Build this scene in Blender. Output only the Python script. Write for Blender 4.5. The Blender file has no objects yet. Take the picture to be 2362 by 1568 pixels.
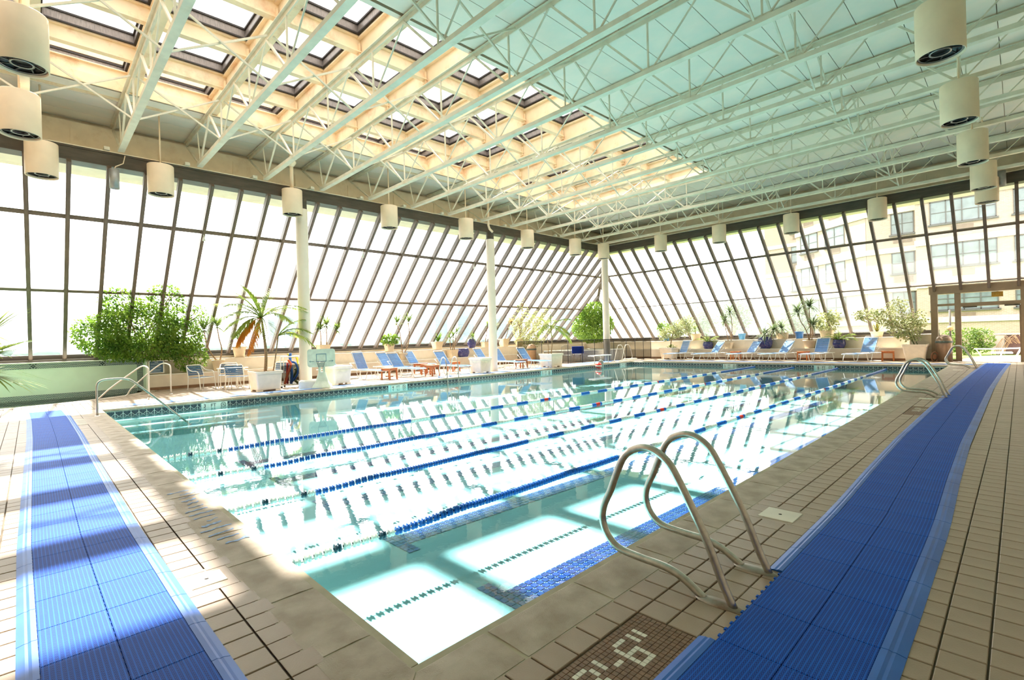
import bpy, bmesh, math, random
from mathutils import Vector, Matrix, Quaternion
import numpy as np
random.seed(7)
S = bpy.context.scene
COL = S.collection
PI = math.pi

# ---------------------------------------------------------------- camera
CAMH = 1.4
_yaw = math.radians(45.78); _roll = math.atan(0.0276); _pit = math.radians(-0.08)
_fw = Vector((-math.sin(_yaw), math.cos(_yaw), 0)); _rt = Vector((math.cos(_yaw), math.sin(_yaw), 0)); _up = Vector((0, 0, 1))
_f2 = _fw * math.cos(_pit) + _up * math.sin(_pit); _u2 = _up * math.cos(_pit) - _fw * math.sin(_pit)
_R = _rt * math.cos(_roll) - _u2 * math.sin(_roll); _U = _rt * math.sin(_roll) + _u2 * math.cos(_roll)
cd = bpy.data.cameras.new('camera'); cam = bpy.data.objects.new('camera', cd); COL.objects.link(cam)
cd.sensor_width = 36; cd.lens = 1142.0 / 2362 * 36; cd.clip_start = .05; cd.clip_end = 3000
cam.matrix_world = Matrix(((_R.x, _U.x, -_f2.x, 0), (_R.y, _U.y, -_f2.y, 0), (_R.z, _U.z, -_f2.z, CAMH), (0, 0, 0, 1)))
S.camera = cam

# ---------------------------------------------------------------- world, sun, exposure
W = bpy.data.worlds.new('hazy_sky'); S.world = W; W.use_nodes = True
wn = W.node_tree.nodes; wl = W.node_tree.links
bg = wn['Background']; bg.inputs['Color'].default_value = (1.0, 0.985, 0.96, 1); bg.inputs['Strength'].default_value = 3.4
sd = bpy.data.lights.new('sun', 'SUN'); sd.energy = 10.5; sd.angle = math.radians(1.1); sd.color = (1.0, 0.95, 0.87)
sun = bpy.data.objects.new('sun', sd); COL.objects.link(sun)
sun.rotation_mode = 'QUATERNION'
sun.rotation_quaternion = Vector((0.69, -0.12, -1)).normalized().to_track_quat('-Z', 'Y')
S.view_settings.view_transform = 'Standard'; S.view_settings.look = 'None'; S.view_settings.gamma = 1.0
S.view_settings.use_curve_mapping = False
S.view_settings.exposure = 0.95
cy = S.cycles
cy.max_bounces = 9; cy.diffuse_bounces = 5; cy.glossy_bounces = 4; cy.transmission_bounces = 4; cy.transparent_max_bounces = 14
cy.caustics_reflective = False; cy.caustics_refractive = False; cy.sample_clamp_indirect = 6.0

# ---------------------------------------------------------------- helpers
def lin(c):
    return tuple(((v / 255) / 12.92 if v / 255 <= 0.04045 else ((v / 255 + .055) / 1.055) ** 2.4) for v in c)
MATS = {}
def mat(name, col, rough=.6, metal=0.0, var=.12, scale=6.0, col2=None, bump=0.0, bscale=60.0, spec=.5, stretch=None, trans=0.0, rust=None, rust_amt=.5):
    if name in MATS: return MATS[name]
    m = bpy.data.materials.new(name); m.use_nodes = True
    n = m.node_tree.nodes; l = m.node_tree.links
    b = n['Principled BSDF']
    b.inputs['Roughness'].default_value = rough; b.inputs['Metallic'].default_value = metal
    b.inputs['Specular IOR Level'].default_value = spec
    tc = n.new('ShaderNodeTexCoord'); src = tc.outputs['Object']
    if stretch:
        mp = n.new('ShaderNodeMapping'); mp.inputs['Scale'].default_value = stretch; l.new(src, mp.inputs['Vector']); src = mp.outputs['Vector']
    nz = n.new('ShaderNodeTexNoise'); nz.inputs['Scale'].default_value = scale; nz.inputs['Detail'].default_value = 4; l.new(src, nz.inputs['Vector'])
    c1 = lin(col); c2 = lin(col2) if col2 else tuple(v * (1 - var * 1.6) for v in c1)
    cr = n.new('ShaderNodeValToRGB'); cr.color_ramp.elements[0].position = .35; cr.color_ramp.elements[1].position = .65
    cr.color_ramp.elements[0].color = (*c2, 1); cr.color_ramp.elements[1].color = (*c1, 1)
    l.new(nz.outputs['Fac'], cr.inputs['Fac'])
    out = cr.outputs['Color']
    if rust:
        n2 = n.new('ShaderNodeTexNoise'); n2.inputs['Scale'].default_value = 1.7; n2.inputs['Detail'].default_value = 8; n2.inputs['Roughness'].default_value = .7
        l.new(src, n2.inputs['Vector'])
        r2 = n.new('ShaderNodeValToRGB'); r2.color_ramp.elements[0].position = .52; r2.color_ramp.elements[1].position = .72
        r2.color_ramp.elements[0].color = (0, 0, 0, 1); r2.color_ramp.elements[1].color = (rust_amt,) * 3 + (1,)
        l.new(n2.outputs['Fac'], r2.inputs['Fac'])
        mx = n.new('ShaderNodeMixRGB'); l.new(r2.outputs['Color'], mx.inputs['Fac']); l.new(out, mx.inputs[1]); mx.inputs[2].default_value = (*lin(rust), 1)
        out = mx.outputs['Color']
    l.new(out, b.inputs['Base Color'])
    if bump:
        nb = n.new('ShaderNodeTexNoise'); nb.inputs['Scale'].default_value = bscale; nb.inputs['Detail'].default_value = 3; l.new(tc.outputs['Object'], nb.inputs['Vector'])
        bp = n.new('ShaderNodeBump'); bp.inputs['Strength'].default_value = bump; bp.inputs['Distance'].default_value = .01
        l.new(nb.outputs['Fac'], bp.inputs['Height']); l.new(bp.outputs['Normal'], b.inputs['Normal'])
    if trans:
        tr = n.new('ShaderNodeBsdfTranslucent'); l.new(out, tr.inputs['Color'])
        ms = n.new('ShaderNodeMixShader'); ms.inputs[0].default_value = trans
        l.new(b.outputs[0], ms.inputs[1]); l.new(tr.outputs[0], ms.inputs[2]); l.new(ms.outputs[0], n['Material Output'].inputs[0])
    MATS[name] = m
    return m

def glassy(name, tint, refl=.5, rough=.0, haze_veil=0.0):
    m = bpy.data.materials.new(name); m.use_nodes = True; n = m.node_tree.nodes; l = m.node_tree.links
    for x in list(n):
        if x.type != 'OUTPUT_MATERIAL': n.remove(x)
    o = [x for x in n if x.type == 'OUTPUT_MATERIAL'][0]
    t = n.new('ShaderNodeBsdfTransparent'); g = n.new('ShaderNodeBsdfGlossy'); g.inputs['Roughness'].default_value = rough
    tc = n.new('ShaderNodeTexCoord'); nz = n.new('ShaderNodeTexNoise'); nz.inputs['Scale'].default_value = 1.3; l.new(tc.outputs['Object'], nz.inputs['Vector'])
    cr = n.new('ShaderNodeValToRGB'); cr.color_ramp.elements[0].color = (*[v * .97 for v in tint], 1); cr.color_ramp.elements[1].color = (*tint, 1)
    l.new(nz.outputs['Fac'], cr.inputs['Fac']); l.new(cr.outputs['Color'], t.inputs['Color'])
    fr = n.new('ShaderNodeFresnel'); fr.inputs['IOR'].default_value = 1.45
    mu = n.new('ShaderNodeMath'); mu.operation = 'MULTIPLY'; mu.inputs[1].default_value = refl; l.new(fr.outputs[0], mu.inputs[0])
    mx = n.new('ShaderNodeMixShader'); l.new(mu.outputs[0], mx.inputs[0]); l.new(t.outputs[0], mx.inputs[1]); l.new(g.outputs[0], mx.inputs[2]); last = mx.outputs[0]
    if haze_veil:  # translucent veil imitating outdoor haze, mixed into the pane
        tl = n.new('ShaderNodeBsdfTranslucent'); tl.inputs['Color'].default_value = (.9, .92, .9, 1)
        m2 = n.new('ShaderNodeMixShader'); m2.inputs[0].default_value = haze_veil; l.new(last, m2.inputs[1]); l.new(tl.outputs[0], m2.inputs[2]); last = m2.outputs[0]
    l.new(last, o.inputs[0])
    MATS[name] = m
    return m

class MB:
    """collects quads, boxes, bars and tubes in one mesh"""
    def __init__(s): s.v = []; s.f = []; s.sm = []
    def add(s, vs, fs, smooth=False):
        k = len(s.v); s.v.extend([tuple(v) for v in vs]); s.f.extend([tuple(i + k for i in f) for f in fs]); s.sm.extend([smooth] * len(fs)); return s
    def box(s, x0, x1, y0, y1, z0, z1):
        return s.add([(x0, y0, z0), (x1, y0, z0), (x1, y1, z0), (x0, y1, z0), (x0, y0, z1), (x1, y0, z1), (x1, y1, z1), (x0, y1, z1)],
                     [(0, 3, 2, 1), (4, 5, 6, 7), (0, 1, 5, 4), (1, 2, 6, 5), (2, 3, 7, 6), (3, 0, 4, 7)])
    def cbox(s, c, sx, sy, sz, rz=0.0):
        a = math.cos(rz); b = math.sin(rz); vs = []
        for z in (-.5, .5):
            for x, y in ((-.5, -.5), (.5, -.5), (.5, .5), (-.5, .5)):
                vs.append((c[0] + x * sx * a - y * sy * b, c[1] + x * sx * b + y * sy * a, c[2] + z * sz))
        return s.add(vs, [(0, 3, 2, 1), (4, 5, 6, 7), (0, 1, 5, 4), (1, 2, 6, 5), (2, 3, 7, 6), (3, 0, 4, 7)])
    def bev(s, x0, x1, y0, y1, z0, z1, b):
        """box with chamfered top edges"""
        vs = [(x0, y0, z0), (x1, y0, z0), (x1, y1, z0), (x0, y1, z0), (x0, y0, z1 - b), (x1, y0, z1 - b), (x1, y1, z1 - b), (x0, y1, z1 - b),
              (x0 + b, y0 + b, z1), (x1 - b, y0 + b, z1), (x1 - b, y1 - b, z1), (x0 + b, y1 - b, z1)]
        fs = [(0, 1, 5, 4), (1, 2, 6, 5), (2, 3, 7, 6), (3, 0, 4, 7), (4, 5, 9, 8), (5, 6, 10, 9), (6, 7, 11, 10), (7, 4, 8, 11), (8, 9, 10, 11), (0, 3, 2, 1)]
        return s.add(vs, fs)
    def bar(s, p, q, w, h=None, up=(0, 0, 1)):
        h = h or w; p = Vector(p); q = Vector(q); d = (q - p)
        if d.length < 1e-6: return s
        d.normalize(); u = Vector(up)
        if abs(d.dot(u)) > .98: u = Vector((1, 0, 0))
        a = d.cross(u).normalized(); b = a.cross(d).normalized(); vs = []
        for e in (p, q):
            for i, j in ((-1, -1), (1, -1), (1, 1), (-1, 1)): vs.append(e + a * (i * w / 2) + b * (j * h / 2))
        return s.add(vs, [(0, 3, 2, 1), (4, 5, 6, 7), (0, 1, 5, 4), (1, 2, 6, 5), (2, 3, 7, 6), (3, 0, 4, 7)])
    def tube(s, pts, r, n=8, closed=False, cap=True, rs=None):
        P = [Vector(p) for p in pts]; m = len(P); vs = []; fs = []
        t0 = (P[1] - P[0]).normalized(); ref = Vector((0, 0, 1)) if abs(t0.z) < .9 else Vector((1, 0, 0))
        a = t0.cross(ref).normalized(); last = t0
        for i in range(m):
            if closed: t = (P[(i + 1) % m] - P[i - 1])
            else: t = P[min(i + 1, m - 1)] - P[max(i - 1, 0)]
            t = t.normalized() if t.length > 1e-9 else last
            q = last.rotation_difference(t); a = (q @ a).normalized(); a = (a - t * a.dot(t)).normalized(); last = t
            b = t.cross(a)
            rr = rs[i] if rs else r
            for k in range(n):
                g = 2 * PI * k / n; vs.append(P[i] + (a * math.cos(g) + b * math.sin(g)) * rr)
        for i in range(m if closed else m - 1):
            j = (i + 1) % m
            for k in range(n):
                k2 = (k + 1) % n; fs.append((i * n + k, i * n + k2, j * n + k2, j * n + k))
        if cap and not closed:
            fs.append(tuple(range(n))[::-1]); fs.append(tuple((m - 1) * n + k for k in range(n)))
        return s.add(vs, fs, True)
    def lathe(s, prof, c=(0, 0, 0), n=20, smooth=True, capb=False, capt=False):
        vs = []; fs = []; m = len(prof)
        for r, z in prof:
            for k in range(n):
                g = 2 * PI * k / n; vs.append((c[0] + r * math.cos(g), c[1] + r * math.sin(g), c[2] + z))
        for i in range(m - 1):
            for k in range(n):
                k2 = (k + 1) % n; fs.append((i * n + k, i * n + k2, (i + 1) * n + k2, (i + 1) * n + k))
        if capb: fs.append(tuple(range(n))[::-1])
        if capt: fs.append(tuple((m - 1) * n + k for k in range(n)))
        return s.add(vs, fs, smooth)
    def sqlathe(s, prof, c=(0, 0, 0), r=.06, seg=3, rz=0.0, ax=1.0, ay=1.0):
        """square section with rounded corners; prof = (half size, z)"""
        vs = []; fs = []; m = len(prof); n = 4 * (seg + 1); ca = math.cos(rz); sa = math.sin(rz)
        for h, z in prof:
            for q in range(4):
                sx, sy = ((1, 1), (-1, 1), (-1, -1), (1, -1))[q]
                for k in range(seg + 1):
                    g = q * PI / 2 + k * PI / 2 / seg
                    x = sx * (h * ax - r) + r * math.cos(g); y = sy * (h * ay - r) + r * math.sin(g)
                    vs.append((c[0] + x * ca - y * sa, c[1] + x * sa + y * ca, c[2] + z))
        for i in range(m - 1):
            for k in range(n):
                k2 = (k + 1) % n; fs.append((i * n + k, i * n + k2, (i + 1) * n + k2, (i + 1) * n + k))
        fs.append(tuple(range(n))[::-1]); fs.append(tuple((m - 1) * n + k for k in range(n)))
        return s.add(vs, fs)
    def build(s, name, m, parent=None, loc=None, kind=None, label=None):
        me = bpy.data.meshes.new(name); me.from_pydata(s.v, [], s.f); me.materials.append(m)
        if any(s.sm):
            me.polygons.foreach_set('use_smooth', s.sm)
        me.update()
        return link(name, me, parent, loc, kind, label)

def link(name, me, parent=None, loc=None, kind=None, label=None, rz=0.0):
    o = bpy.data.objects.new(name, me); COL.objects.link(o)
    if parent is not None: o.parent = parent
    if loc is not None: o.location = loc
    if rz: o.rotation_euler = (0, 0, rz)
    if kind: o['kind'] = kind
    if label: o['label'] = label
    return o

def empty(name, loc=(0, 0, 0), rz=0.0, label=None, cat=None, group=None, kind=None):
    o = bpy.data.objects.new(name, None); COL.objects.link(o); o.location = loc; o.rotation_euler = (0, 0, rz); o.empty_display_size = .1
    tag(o, label, cat, group, kind); return o

def tag(o, label=None, cat=None, group=None, kind=None):
    if label: o['label'] = label
    if cat: o['category'] = cat
    if group: o['group'] = group
    if kind: o['kind'] = kind
    return o

def kids(o): return [c for c in CH.get(o.name, [])]
def copy_thing(root, loc, rz=0.0, label=None, group=None, scale=None):
    """copies a thing with its parts and sub-parts, sharing mesh data"""
    r = root.copy(); COL.objects.link(r); r.location = loc; r.rotation_euler = (0, 0, rz)
    if scale: r.scale = scale
    if label: r['label'] = label
    if group: r['group'] = group
    for ch in list(root.children):
        c = ch.copy(); COL.objects.link(c); c.parent = r
        for g in list(ch.children):
            d = g.copy(); COL.objects.link(d); d.parent = c
    return r

def arc(c, r, a0, a1, n, ax=(1, 0, 0), ay=(0, 0, 1)):
    c = Vector(c); ax = Vector(ax); ay = Vector(ay)
    return [c + ax * (r * math.cos(a0 + (a1 - a0) * i / n)) + ay * (r * math.sin(a0 + (a1 - a0) * i / n)) for i in range(n + 1)]
def smooth_path(pts, k=4):
    """Catmull-Rom through points"""
    P = [Vector(p) for p in pts]; P = [P[0] * 2 - P[1]] + P + [P[-1] * 2 - P[-2]]; out = []
    for i in range(1, len(P) - 2):
        for j in range(k):
            t = j / k; a, b, c, d = P[i - 1], P[i], P[i + 1], P[i + 2]
            out.append(.5 * ((2 * b) + (c - a) * t + (2 * a - 5 * b + 4 * c - d) * t * t + (3 * b - a - 3 * c + d) * t ** 3))
    out.append(P[-2]); return out
ORD = ['first', 'second', 'third', 'fourth', 'fifth', 'sixth', 'seventh', 'eighth', 'ninth', 'tenth', 'eleventh', 'twelfth', 'thirteenth', 'fourteenth', 'fifteenth', 'sixteenth', 'seventeenth', 'eighteenth']

# ---------------------------------------------------------------- materials
M_bronze = mat('bronze_frame', (112, 98, 84), .45, .0, var=.15, scale=3, rust=(128, 100, 82), rust_amt=.4)
M_dark = mat('dark_bronze_beam', (84, 76, 64), .6, .0, var=.2, scale=2, stretch=(1, 1, 6))
M_cream = mat('cream_painted_steel', (250, 236, 210), .5, var=.05, scale=3, rust=(196, 160, 110), rust_amt=.35)
M_truss = mat('ivory_truss_paint', (230, 224, 204), .5, var=.08, scale=4, rust=(190, 160, 120), rust_amt=.35)
M_skybeam = mat('rusty_cream_beam', (240, 220, 186), .5, var=.08, scale=2.5, rust=(196, 130, 72), rust_amt=.6)
M_curb = mat('grey_metal_curb', (132, 122, 114), .4, .3, var=.2, scale=9, stretch=(6, 6, 1))
M_seal = mat('black_curb_seal', (44, 36, 32), .7)
M_ceil = mat('pale_aqua_roof_panel', (244, 234, 222), .38, var=.04, scale=2, col2=(233, 231, 220), bump=.08, bscale=90)
M_wallc = mat('cream_plaster', (226, 212, 192), .75, var=.05, scale=4)
M_base = mat('brown_wall_base', (150, 112, 80), .6, var=.15)
M_tile = mat('tan_quarry_tile', (166, 145, 124), .45, var=.08, scale=3, col2=(155, 134, 113), bump=.15, bscale=120)
M_grout = mat('grey_grout', (118, 106, 90), .9, var=.1)
M_coping = mat('concrete_coping', (188, 174, 156), .7, scale=5, col2=(160, 144, 124), bump=.35, bscale=160)
M_joint = mat('pale_joint_mortar', (186, 176, 150), .85)
M_white = mat('white_paint', (238, 236, 226), .45, var=.04)
M_steel = mat('brushed_stainless', (206, 200, 190), .28, 1.0, var=.12, scale=30, stretch=(1, 1, 1))
M_col = mat('ivory_column_paint', (246, 232, 214), .5, var=.05, scale=1.5)
M_lamp = mat('ivory_lamp_can', (246, 224, 194), .5, var=.05, scale=3)
M_lampin = mat('dark_lamp_inside', (62, 60, 60), .35, .4, var=.3, scale=20)
M_lampring = mat('grey_lamp_ring', (150, 148, 146), .3, .7)
M_poolp = mat('pool_plaster', (198, 238, 238), .6, var=.05, scale=1.5)
M_navy = mat('navy_lane_tile', (34, 66, 150), .3, var=.3, scale=18)
M_soil = mat('potting_soil', (70, 52, 38), .9)
M_wood = mat('orange_stained_wood', (206, 122, 66), .5, var=.2, scale=8, stretch=(1, 8, 8))
M_strap = mat('blue_vinyl_strap', (84, 140, 196), .4, var=.06)
M_frame = mat('white_tube_frame', (240, 238, 230), .4, var=.03)
M_potc = mat('cream_planter', (250, 234, 212), .6, var=.05)
M_pott = mat('beige_clay_pot', (232, 212, 180), .65, var=.08)
M_potb = mat('cobalt_glazed_pot', (44, 58, 124), .18, var=.5, scale=14, col2=(92, 84, 128))
M_leaf = mat('ficus_leaf', (146, 170, 66), .42, var=.4, scale=3, col2=(84, 122, 40), trans=.42)
M_leafd = mat('dark_ficus_leaf', (140, 168, 62), .42, var=.4, scale=3, col2=(72, 112, 38), trans=.42)
M_leafp = mat('pale_variegated_leaf', (210, 208, 156), .45, scale=4, col2=(140, 152, 92), trans=.3)
M_palm = mat('palm_leaflet', (176, 188, 84), .45, scale=3, col2=(112, 140, 54), trans=.45)
M_palmo = mat('dead_orange_palm_leaflet', (214, 146, 44), .6, scale=3, col2=(190, 110, 30), trans=.35)
M_drac = mat('dracaena_blade', (150, 168, 84), .45, scale=4, col2=(88, 118, 60), trans=.3)
M_dracg = mat('grey_green_blade', (138, 152, 104), .45, scale=4, col2=(82, 104, 66), trans=.3)
M_trunk = mat('pale_bark', (176, 144, 108), .8, var=.25, scale=20)
M_black = mat('black_mesh_post', (40, 40, 40), .6)
M_glass = glassy('window_glass', (.95, .975, .97), .55, haze_veil=.0)
M_glasshaze = glassy('haze_veiled_window_glass', (.95, .975, .97), .55, haze_veil=.07)  # far panes: milky haze of the outdoor view put into the glass
M_glass2 = glassy('skylight_glass', (.97, .97, .97), .5)
# ================================================================ STRUCTURE
PX0, PX1, PY0, PY1 = -15.2, -1.86, 1.19, 24.03      # pool water edges
CW = .32                                            # coping width
WZ = -.19                                           # water level
XT, YT, ZT = -16.6, 23.9, 6.25                      # top of the sloping glass
ZB = 1.25                                           # bottom of the sloping glass
P1, P2 = 5.03, 3.2                                  # purlin heights
YS, XE = -6.0, 2.6                                  # where the left glass begins, where the far glass ends

# ---- floor: grout slab and separate tiles
floor = empty('floor', (0, 0, 0), kind='structure', label='tan square quarry tile pool deck with dark grout'); 
slab = MB()
ox0, ox1, oy0, oy1 = PX0 - CW, PX1 + CW, PY0 - CW, PY1 + CW
for a in ((-22.6, -21.2, YS, 30), (-21.2, -17.5, 3.15, 30), (-17.5, ox0, YS, 30), (ox1, 6.5, YS, 30), (ox0, ox1, YS, oy0), (ox0, ox1, oy1, 30)): slab.box(a[0], a[1], a[2], a[3], -.30, -.012)
slab.build('grout_bed', M_grout, floor)
TP = .158; G = .004
tm = MB(); tm.bev(-TP / 2 + G, TP / 2 - G, -TP / 2 + G, TP / 2 - G, -.02, 0, .003)
tile_me = None
spots = []
MOSA = [(-1.37, -1.055, 1.07, 2.175), (-1.37, -1.055, 10.2, 11.3), (-13.6, -12.5, .58, .80)]
SK = [(-1.31, 4.09, .26), (-1.32, 12.7, .26), (-1.45, 21.6, .26), (-3.46, .735, .2)]
SPA = (-20.6, -17.9, -7.0, 2.75)
def free(x, y):
    h = .02
    if ox0 - h < x < ox1 + h and oy0 - h < y < oy1 + h: return False
    for a in MOSA:
        if a[0] - h < x < a[1] + h and a[2] - h < y < a[3] + h: return False
    for a in SK:
        if abs(x - a[0]) < a[2] / 2 + h and abs(y - a[1]) < a[2] / 2 + h: return False
    return True
def spa_in(x, y, e=0.0):
    # curved spa basin against the left wall
    dx = (x + 21.2) / (3.35 + e); dy = (y + 1.6) / (4.35 + e)
    return x > -21.25 and dx * dx + dy * dy < 1
nx0 = int((-20.6 - ox1) / TP) - 1; nx1 = int((3.2 - ox1) / TP)
ny0 = int((-3.2 - oy0) / TP); ny1 = int((27.2 - oy0) / TP)
for i in range(nx0, nx1):
    x = ox1 + TP * (i + .5)
    for j in range(ny0, ny1):
        y = oy0 - .11 + TP * (j + .5)
        if x < -2.2 and y < .9 and y < -3: continue
        if not free(x, y) or spa_in(x, y, .38): continue
        spots.append((x, y))
def in_view(x, y):
    d = Vector((x, y, -CAMH)); z = d.dot(_f2)
    if z < .3: return 99
    u = 1142 * d.dot(_R) / z; v = 1142 * d.dot(_U) / z
    if abs(u) > 1230 or abs(v) > 840: return 99
    return z
def covered(x, y):
    return (-1.06 < x < -.36 and y > 1.0) or (-.06 < y < .6 and -16 < x < -1.3)
spots.sort(key=lambda s: (in_view(*s) + (50 if covered(*s) else 0)))
for k, (x, y) in enumerate(spots[:300]):
    if k == 0:
        o = tm.build('tile', M_tile, floor, (x, y, 0)); tile_me = o.data
    else: link('tile', tile_me, floor, (x, y, random.uniform(-.0008, .0008)))
tf = MB()
for (x, y) in spots[300:]:
    h = TP / 2 - G; z = random.uniform(-.0008, .0008)
    tf.add([(x - h, y - h, z - .02), (x + h, y - h, z - .02), (x + h, y + h, z - .02), (x - h, y + h, z - .02), (x - h, y - h, z), (x + h, y - h, z), (x + h, y + h, z), (x - h, y + h, z)],
           [(4, 5, 6, 7), (0, 1, 5, 4), (1, 2, 6, 5), (2, 3, 7, 6), (3, 0, 4, 7)])
for x_ in range(int((ox0 + 20.5) / TP)): pass
pw = ox0 - .2
for i in range(nx0, nx1):
    x = ox1 + TP * (i + .5)
    if not (ox0 - .1 < x < ox1 - .05) or any(abs(x - a[0]) < a[2] / 2 + .05 and a[1] < 1.0 for a in SK): continue
    h = TP / 2 - G
    for y0, y1 in ((oy0 - .11 + G, oy0 - .014),):
        tf.add([(x - h, y0, -.02), (x + h, y0, -.02), (x + h, y1, -.02), (x - h, y1, -.02), (x - h, y0, 0), (x + h, y0, 0), (x + h, y1, 0), (x - h, y1, 0)],
               [(4, 5, 6, 7), (0, 1, 5, 4), (1, 2, 6, 5), (2, 3, 7, 6), (3, 0, 4, 7)])
tf.build('tile_field', M_tile, floor, kind='stuff')

# ---- ledges (two tiers) along both glass walls
def ledge(name, mats):
    pass
wl_ = empty('wall_left', (-20.6, 0, 0), kind='structure', label='cream two step planter ledge under the left glass wall')
b = MB(); b.box(-22.9, -20.6, 2.83, 27.2, 0.1, .52); b.box(-22.9, -21.05, 2.83, 27.65, .52, .99); b.box(-22.9, -21.5, -6, 28.85, .99, 1.08)
b.build('ledge', M_wallc, wl_, (20.6, 0, 0))
b = MB(); b.box(-20.64, -20.62, 2.83, 27.2, 0, .1); b.build('wall_base', M_base, wl_, (20.6, 0, 0))
b = MB(); b.box(-20.6, -20.585, 2.83, 27.2, .50, .535); b.build('nosing', M_white, wl_, (20.6, 0, 0))
b = MB(); b.box(-22.9, -21.45, -6, 28.85, 1.08, 1.16); b.box(-22.9, -21.75, -6, 28.85, 1.16, 1.30); b.build('window_sill', M_dark, wl_, (20.6, 0, 0))
wf_ = empty('wall_back', (0, 27.2, 0), kind='structure', label='cream two step planter ledge under the far glass wall')
b = MB(); b.box(-20.6, -2.62, 27.2, 30.1, .1, .54); b.box(-21.05, -2.62, 27.65, 30.1, .54, 1.03); b.box(-3.35, -2.62, 27.2, 30.1, .54, 1.13)
b.build('ledge', M_wallc, wf_, (0, -27.2, 0))
b = MB(); b.box(-20.6, -2.62, 27.24, 27.25, 0, .1); b.build('wall_base', M_base, wf_, (0, -27.2, 0))
b = MB(); b.box(-20.6, -2.62, 27.185, 27.2, .53, .56); b.build('nosing', M_white, wf_, (0, -27.2, 0))
b = MB(); b.box(-21.5, -2.62, 28.7, 30.2, 1.03, 1.16); b.box(-21.9, -2.62, 29.0, 30.2, 1.16, 1.30); b.build('window_sill', M_dark, wf_, (0, -27.2, 0))

# ---- sloping glass walls : mullions, purlins, panes
def xz(z): return XT - (ZT - z)          # left glass x at height z
def yz(z): return YT + (ZT - z)          # far glass y at height z
g1 = empty('window_1', (XT, 0, 0), kind='structure', label='long glass wall sloping outward, left of the pool, bronze mullions')
PITCH = .79
zs = [ZB, P2, P1, ZT]
nk0 = -8; k = nk0
nrm1 = Vector((1, 0, -1)).normalized()
mull_me = None
while True:
    y = PITCH * k
    if y > YT + 5.1: break
    ztop = ZT if y <= YT else ZT - (y - YT)       # mullions beyond the hip stop at it
    if ztop > ZB + .1:
        if ztop == ZT and mull_me is not None: link('mullion', mull_me, g1, (0, y, 0))
        else:
            b = MB(); b.bar((xz(ZB - .15) - XT, 0, ZB - .15), (xz(ztop) - XT, 0, ztop), .075, .15, up=(0, 1, 0)) if False else None
            b = MB(); p = Vector((xz(ZB - .12) - XT, 0, ZB - .12)); q = Vector((xz(ztop) - XT, 0, ztop))
            b.bar(p + nrm1 * .05, q + nrm1 * .05, .095, .18); b.bar(p + nrm1 * .15, q + nrm1 * .15, .06, .03)
            o = b.build('mullion', M_bronze, g1, (0, y, 0))
            if ztop == ZT: mull_me = o.data
    k += 1
nk1 = k
for z in (P2, P1):
    b = MB(); ye = yz(z); b.bar((xz(z) - XT, YS, z), (xz(z) - XT, ye, z), .06, .10, up=(1, 0, 1)); b.build('purlin', M_bronze, g1)
pane_cache = {}
def pane_left(y0, y1, z0, z1):
    g = .04
    if y1 <= YT + .01 or y1 <= yz(z1):
        key = (round(z0, 2), round(y1 - y0, 2))
        if key in pane_cache: link('pane', pane_cache[key], g1, (0, y0, 0)); return
        b = MB(); a = Vector((xz(z0) - XT, 0, z0)); c = Vector((xz(z1) - XT, 0, z1)); w = Vector((0, y1 - y0, 0))
        b.add([a, a + w, c + w, c], [(0, 1, 2, 3)]); o = b.build('pane', M_glass, g1, (0, y0, 0)); pane_cache[key] = o.data
    else:
        # cut by the hip: hip at height z has y = YT + (ZT - z)
        if y0 >= yz(z0): return
        poly = []
        pts = [(y0, z0), (min(y1, yz(z0)), z0)]
        if y1 < yz(z0): pts.append((y1, ZT - (y1 - YT)))
        if y0 < yz(z1): pts += [(yz(z1), z1), (y0, z1)]
        else: pts += [(y0, ZT - (y0 - YT))]
        b = MB(); b.add([(xz(z) - XT, y, z) for y, z in pts], [tuple(range(len(pts)))]); b.build('pane', M_glass, g1)
for k in range(nk0, nk1):
    for z0, z1 in zip(zs[:-1], zs[1:]): pane_left(PITCH * k, PITCH * (k + 1), z0, z1)
g2 = empty('window_2', (0, YT, 0), kind='structure', label='glass wall sloping outward behind the far end of the pool')
PX = .825
nrm2 = Vector((0, -1, -1)).normalized(); mull2 = None; mull2s = None
k = -3
while True:
    x = -.01 - PX * k
    if x < XT - 5.1: break
    ztop = ZT if x >= XT else ZT - (XT - x)
    zb = ZB if x < -2.65 else 3.12
    if ztop > ZB + .1:
        b = MB(); p = Vector((0, yz(zb - .12) - YT, zb - .12)); q = Vector((0, yz(ztop) - YT, ztop))
        b.bar(p + nrm2 * .05, q + nrm2 * .05, .095, .18); b.bar(p + nrm2 * .15, q + nrm2 * .15, .06, .03)
        b.build('mullion', M_bronze, g2, (x, 0, 0))
    for z0, z1 in zip(zs[:-1], zs[1:]):
        if zb > 2 and z0 < 3: continue
        x1 = x; x0 = x - PX
        if z0 < 3 and x1 > -2.65: x1 = -2.65
        if x0 >= XT or x0 >= xz(z1):
            pts = [(x0, z0), (x1, z0), (x1, z1), (x0, z1)]
        else:
            hip0 = xz(z0); 
            if x1 <= hip0: continue
            pts = [(max(x0, hip0), z0), (x1, z0)]
            if x1 > xz(z1): pts += [(x1, z1), (xz(z1), z1)]
            else: pts += [(x1, ZT - (XT - x1))]
            if x0 > hip0: pts += [(x0, ZT - (XT - x0))]
        b = MB(); b.add([(px - x, yz(z) - YT, z) for px, z in pts], [tuple(range(len(pts)))]); b.build('pane', M_glasshaze, g2, (x, 0, 0))
    k += 1
for z, xe in ((P2, 2.4), (P1, 2.4)):
    b = MB(); b.bar((xz(z), yz(z) - YT, z), (xe, yz(z) - YT, z), .10, .06, up=(0, -1, 1)); b.build('purlin', M_bronze, g2)
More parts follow.
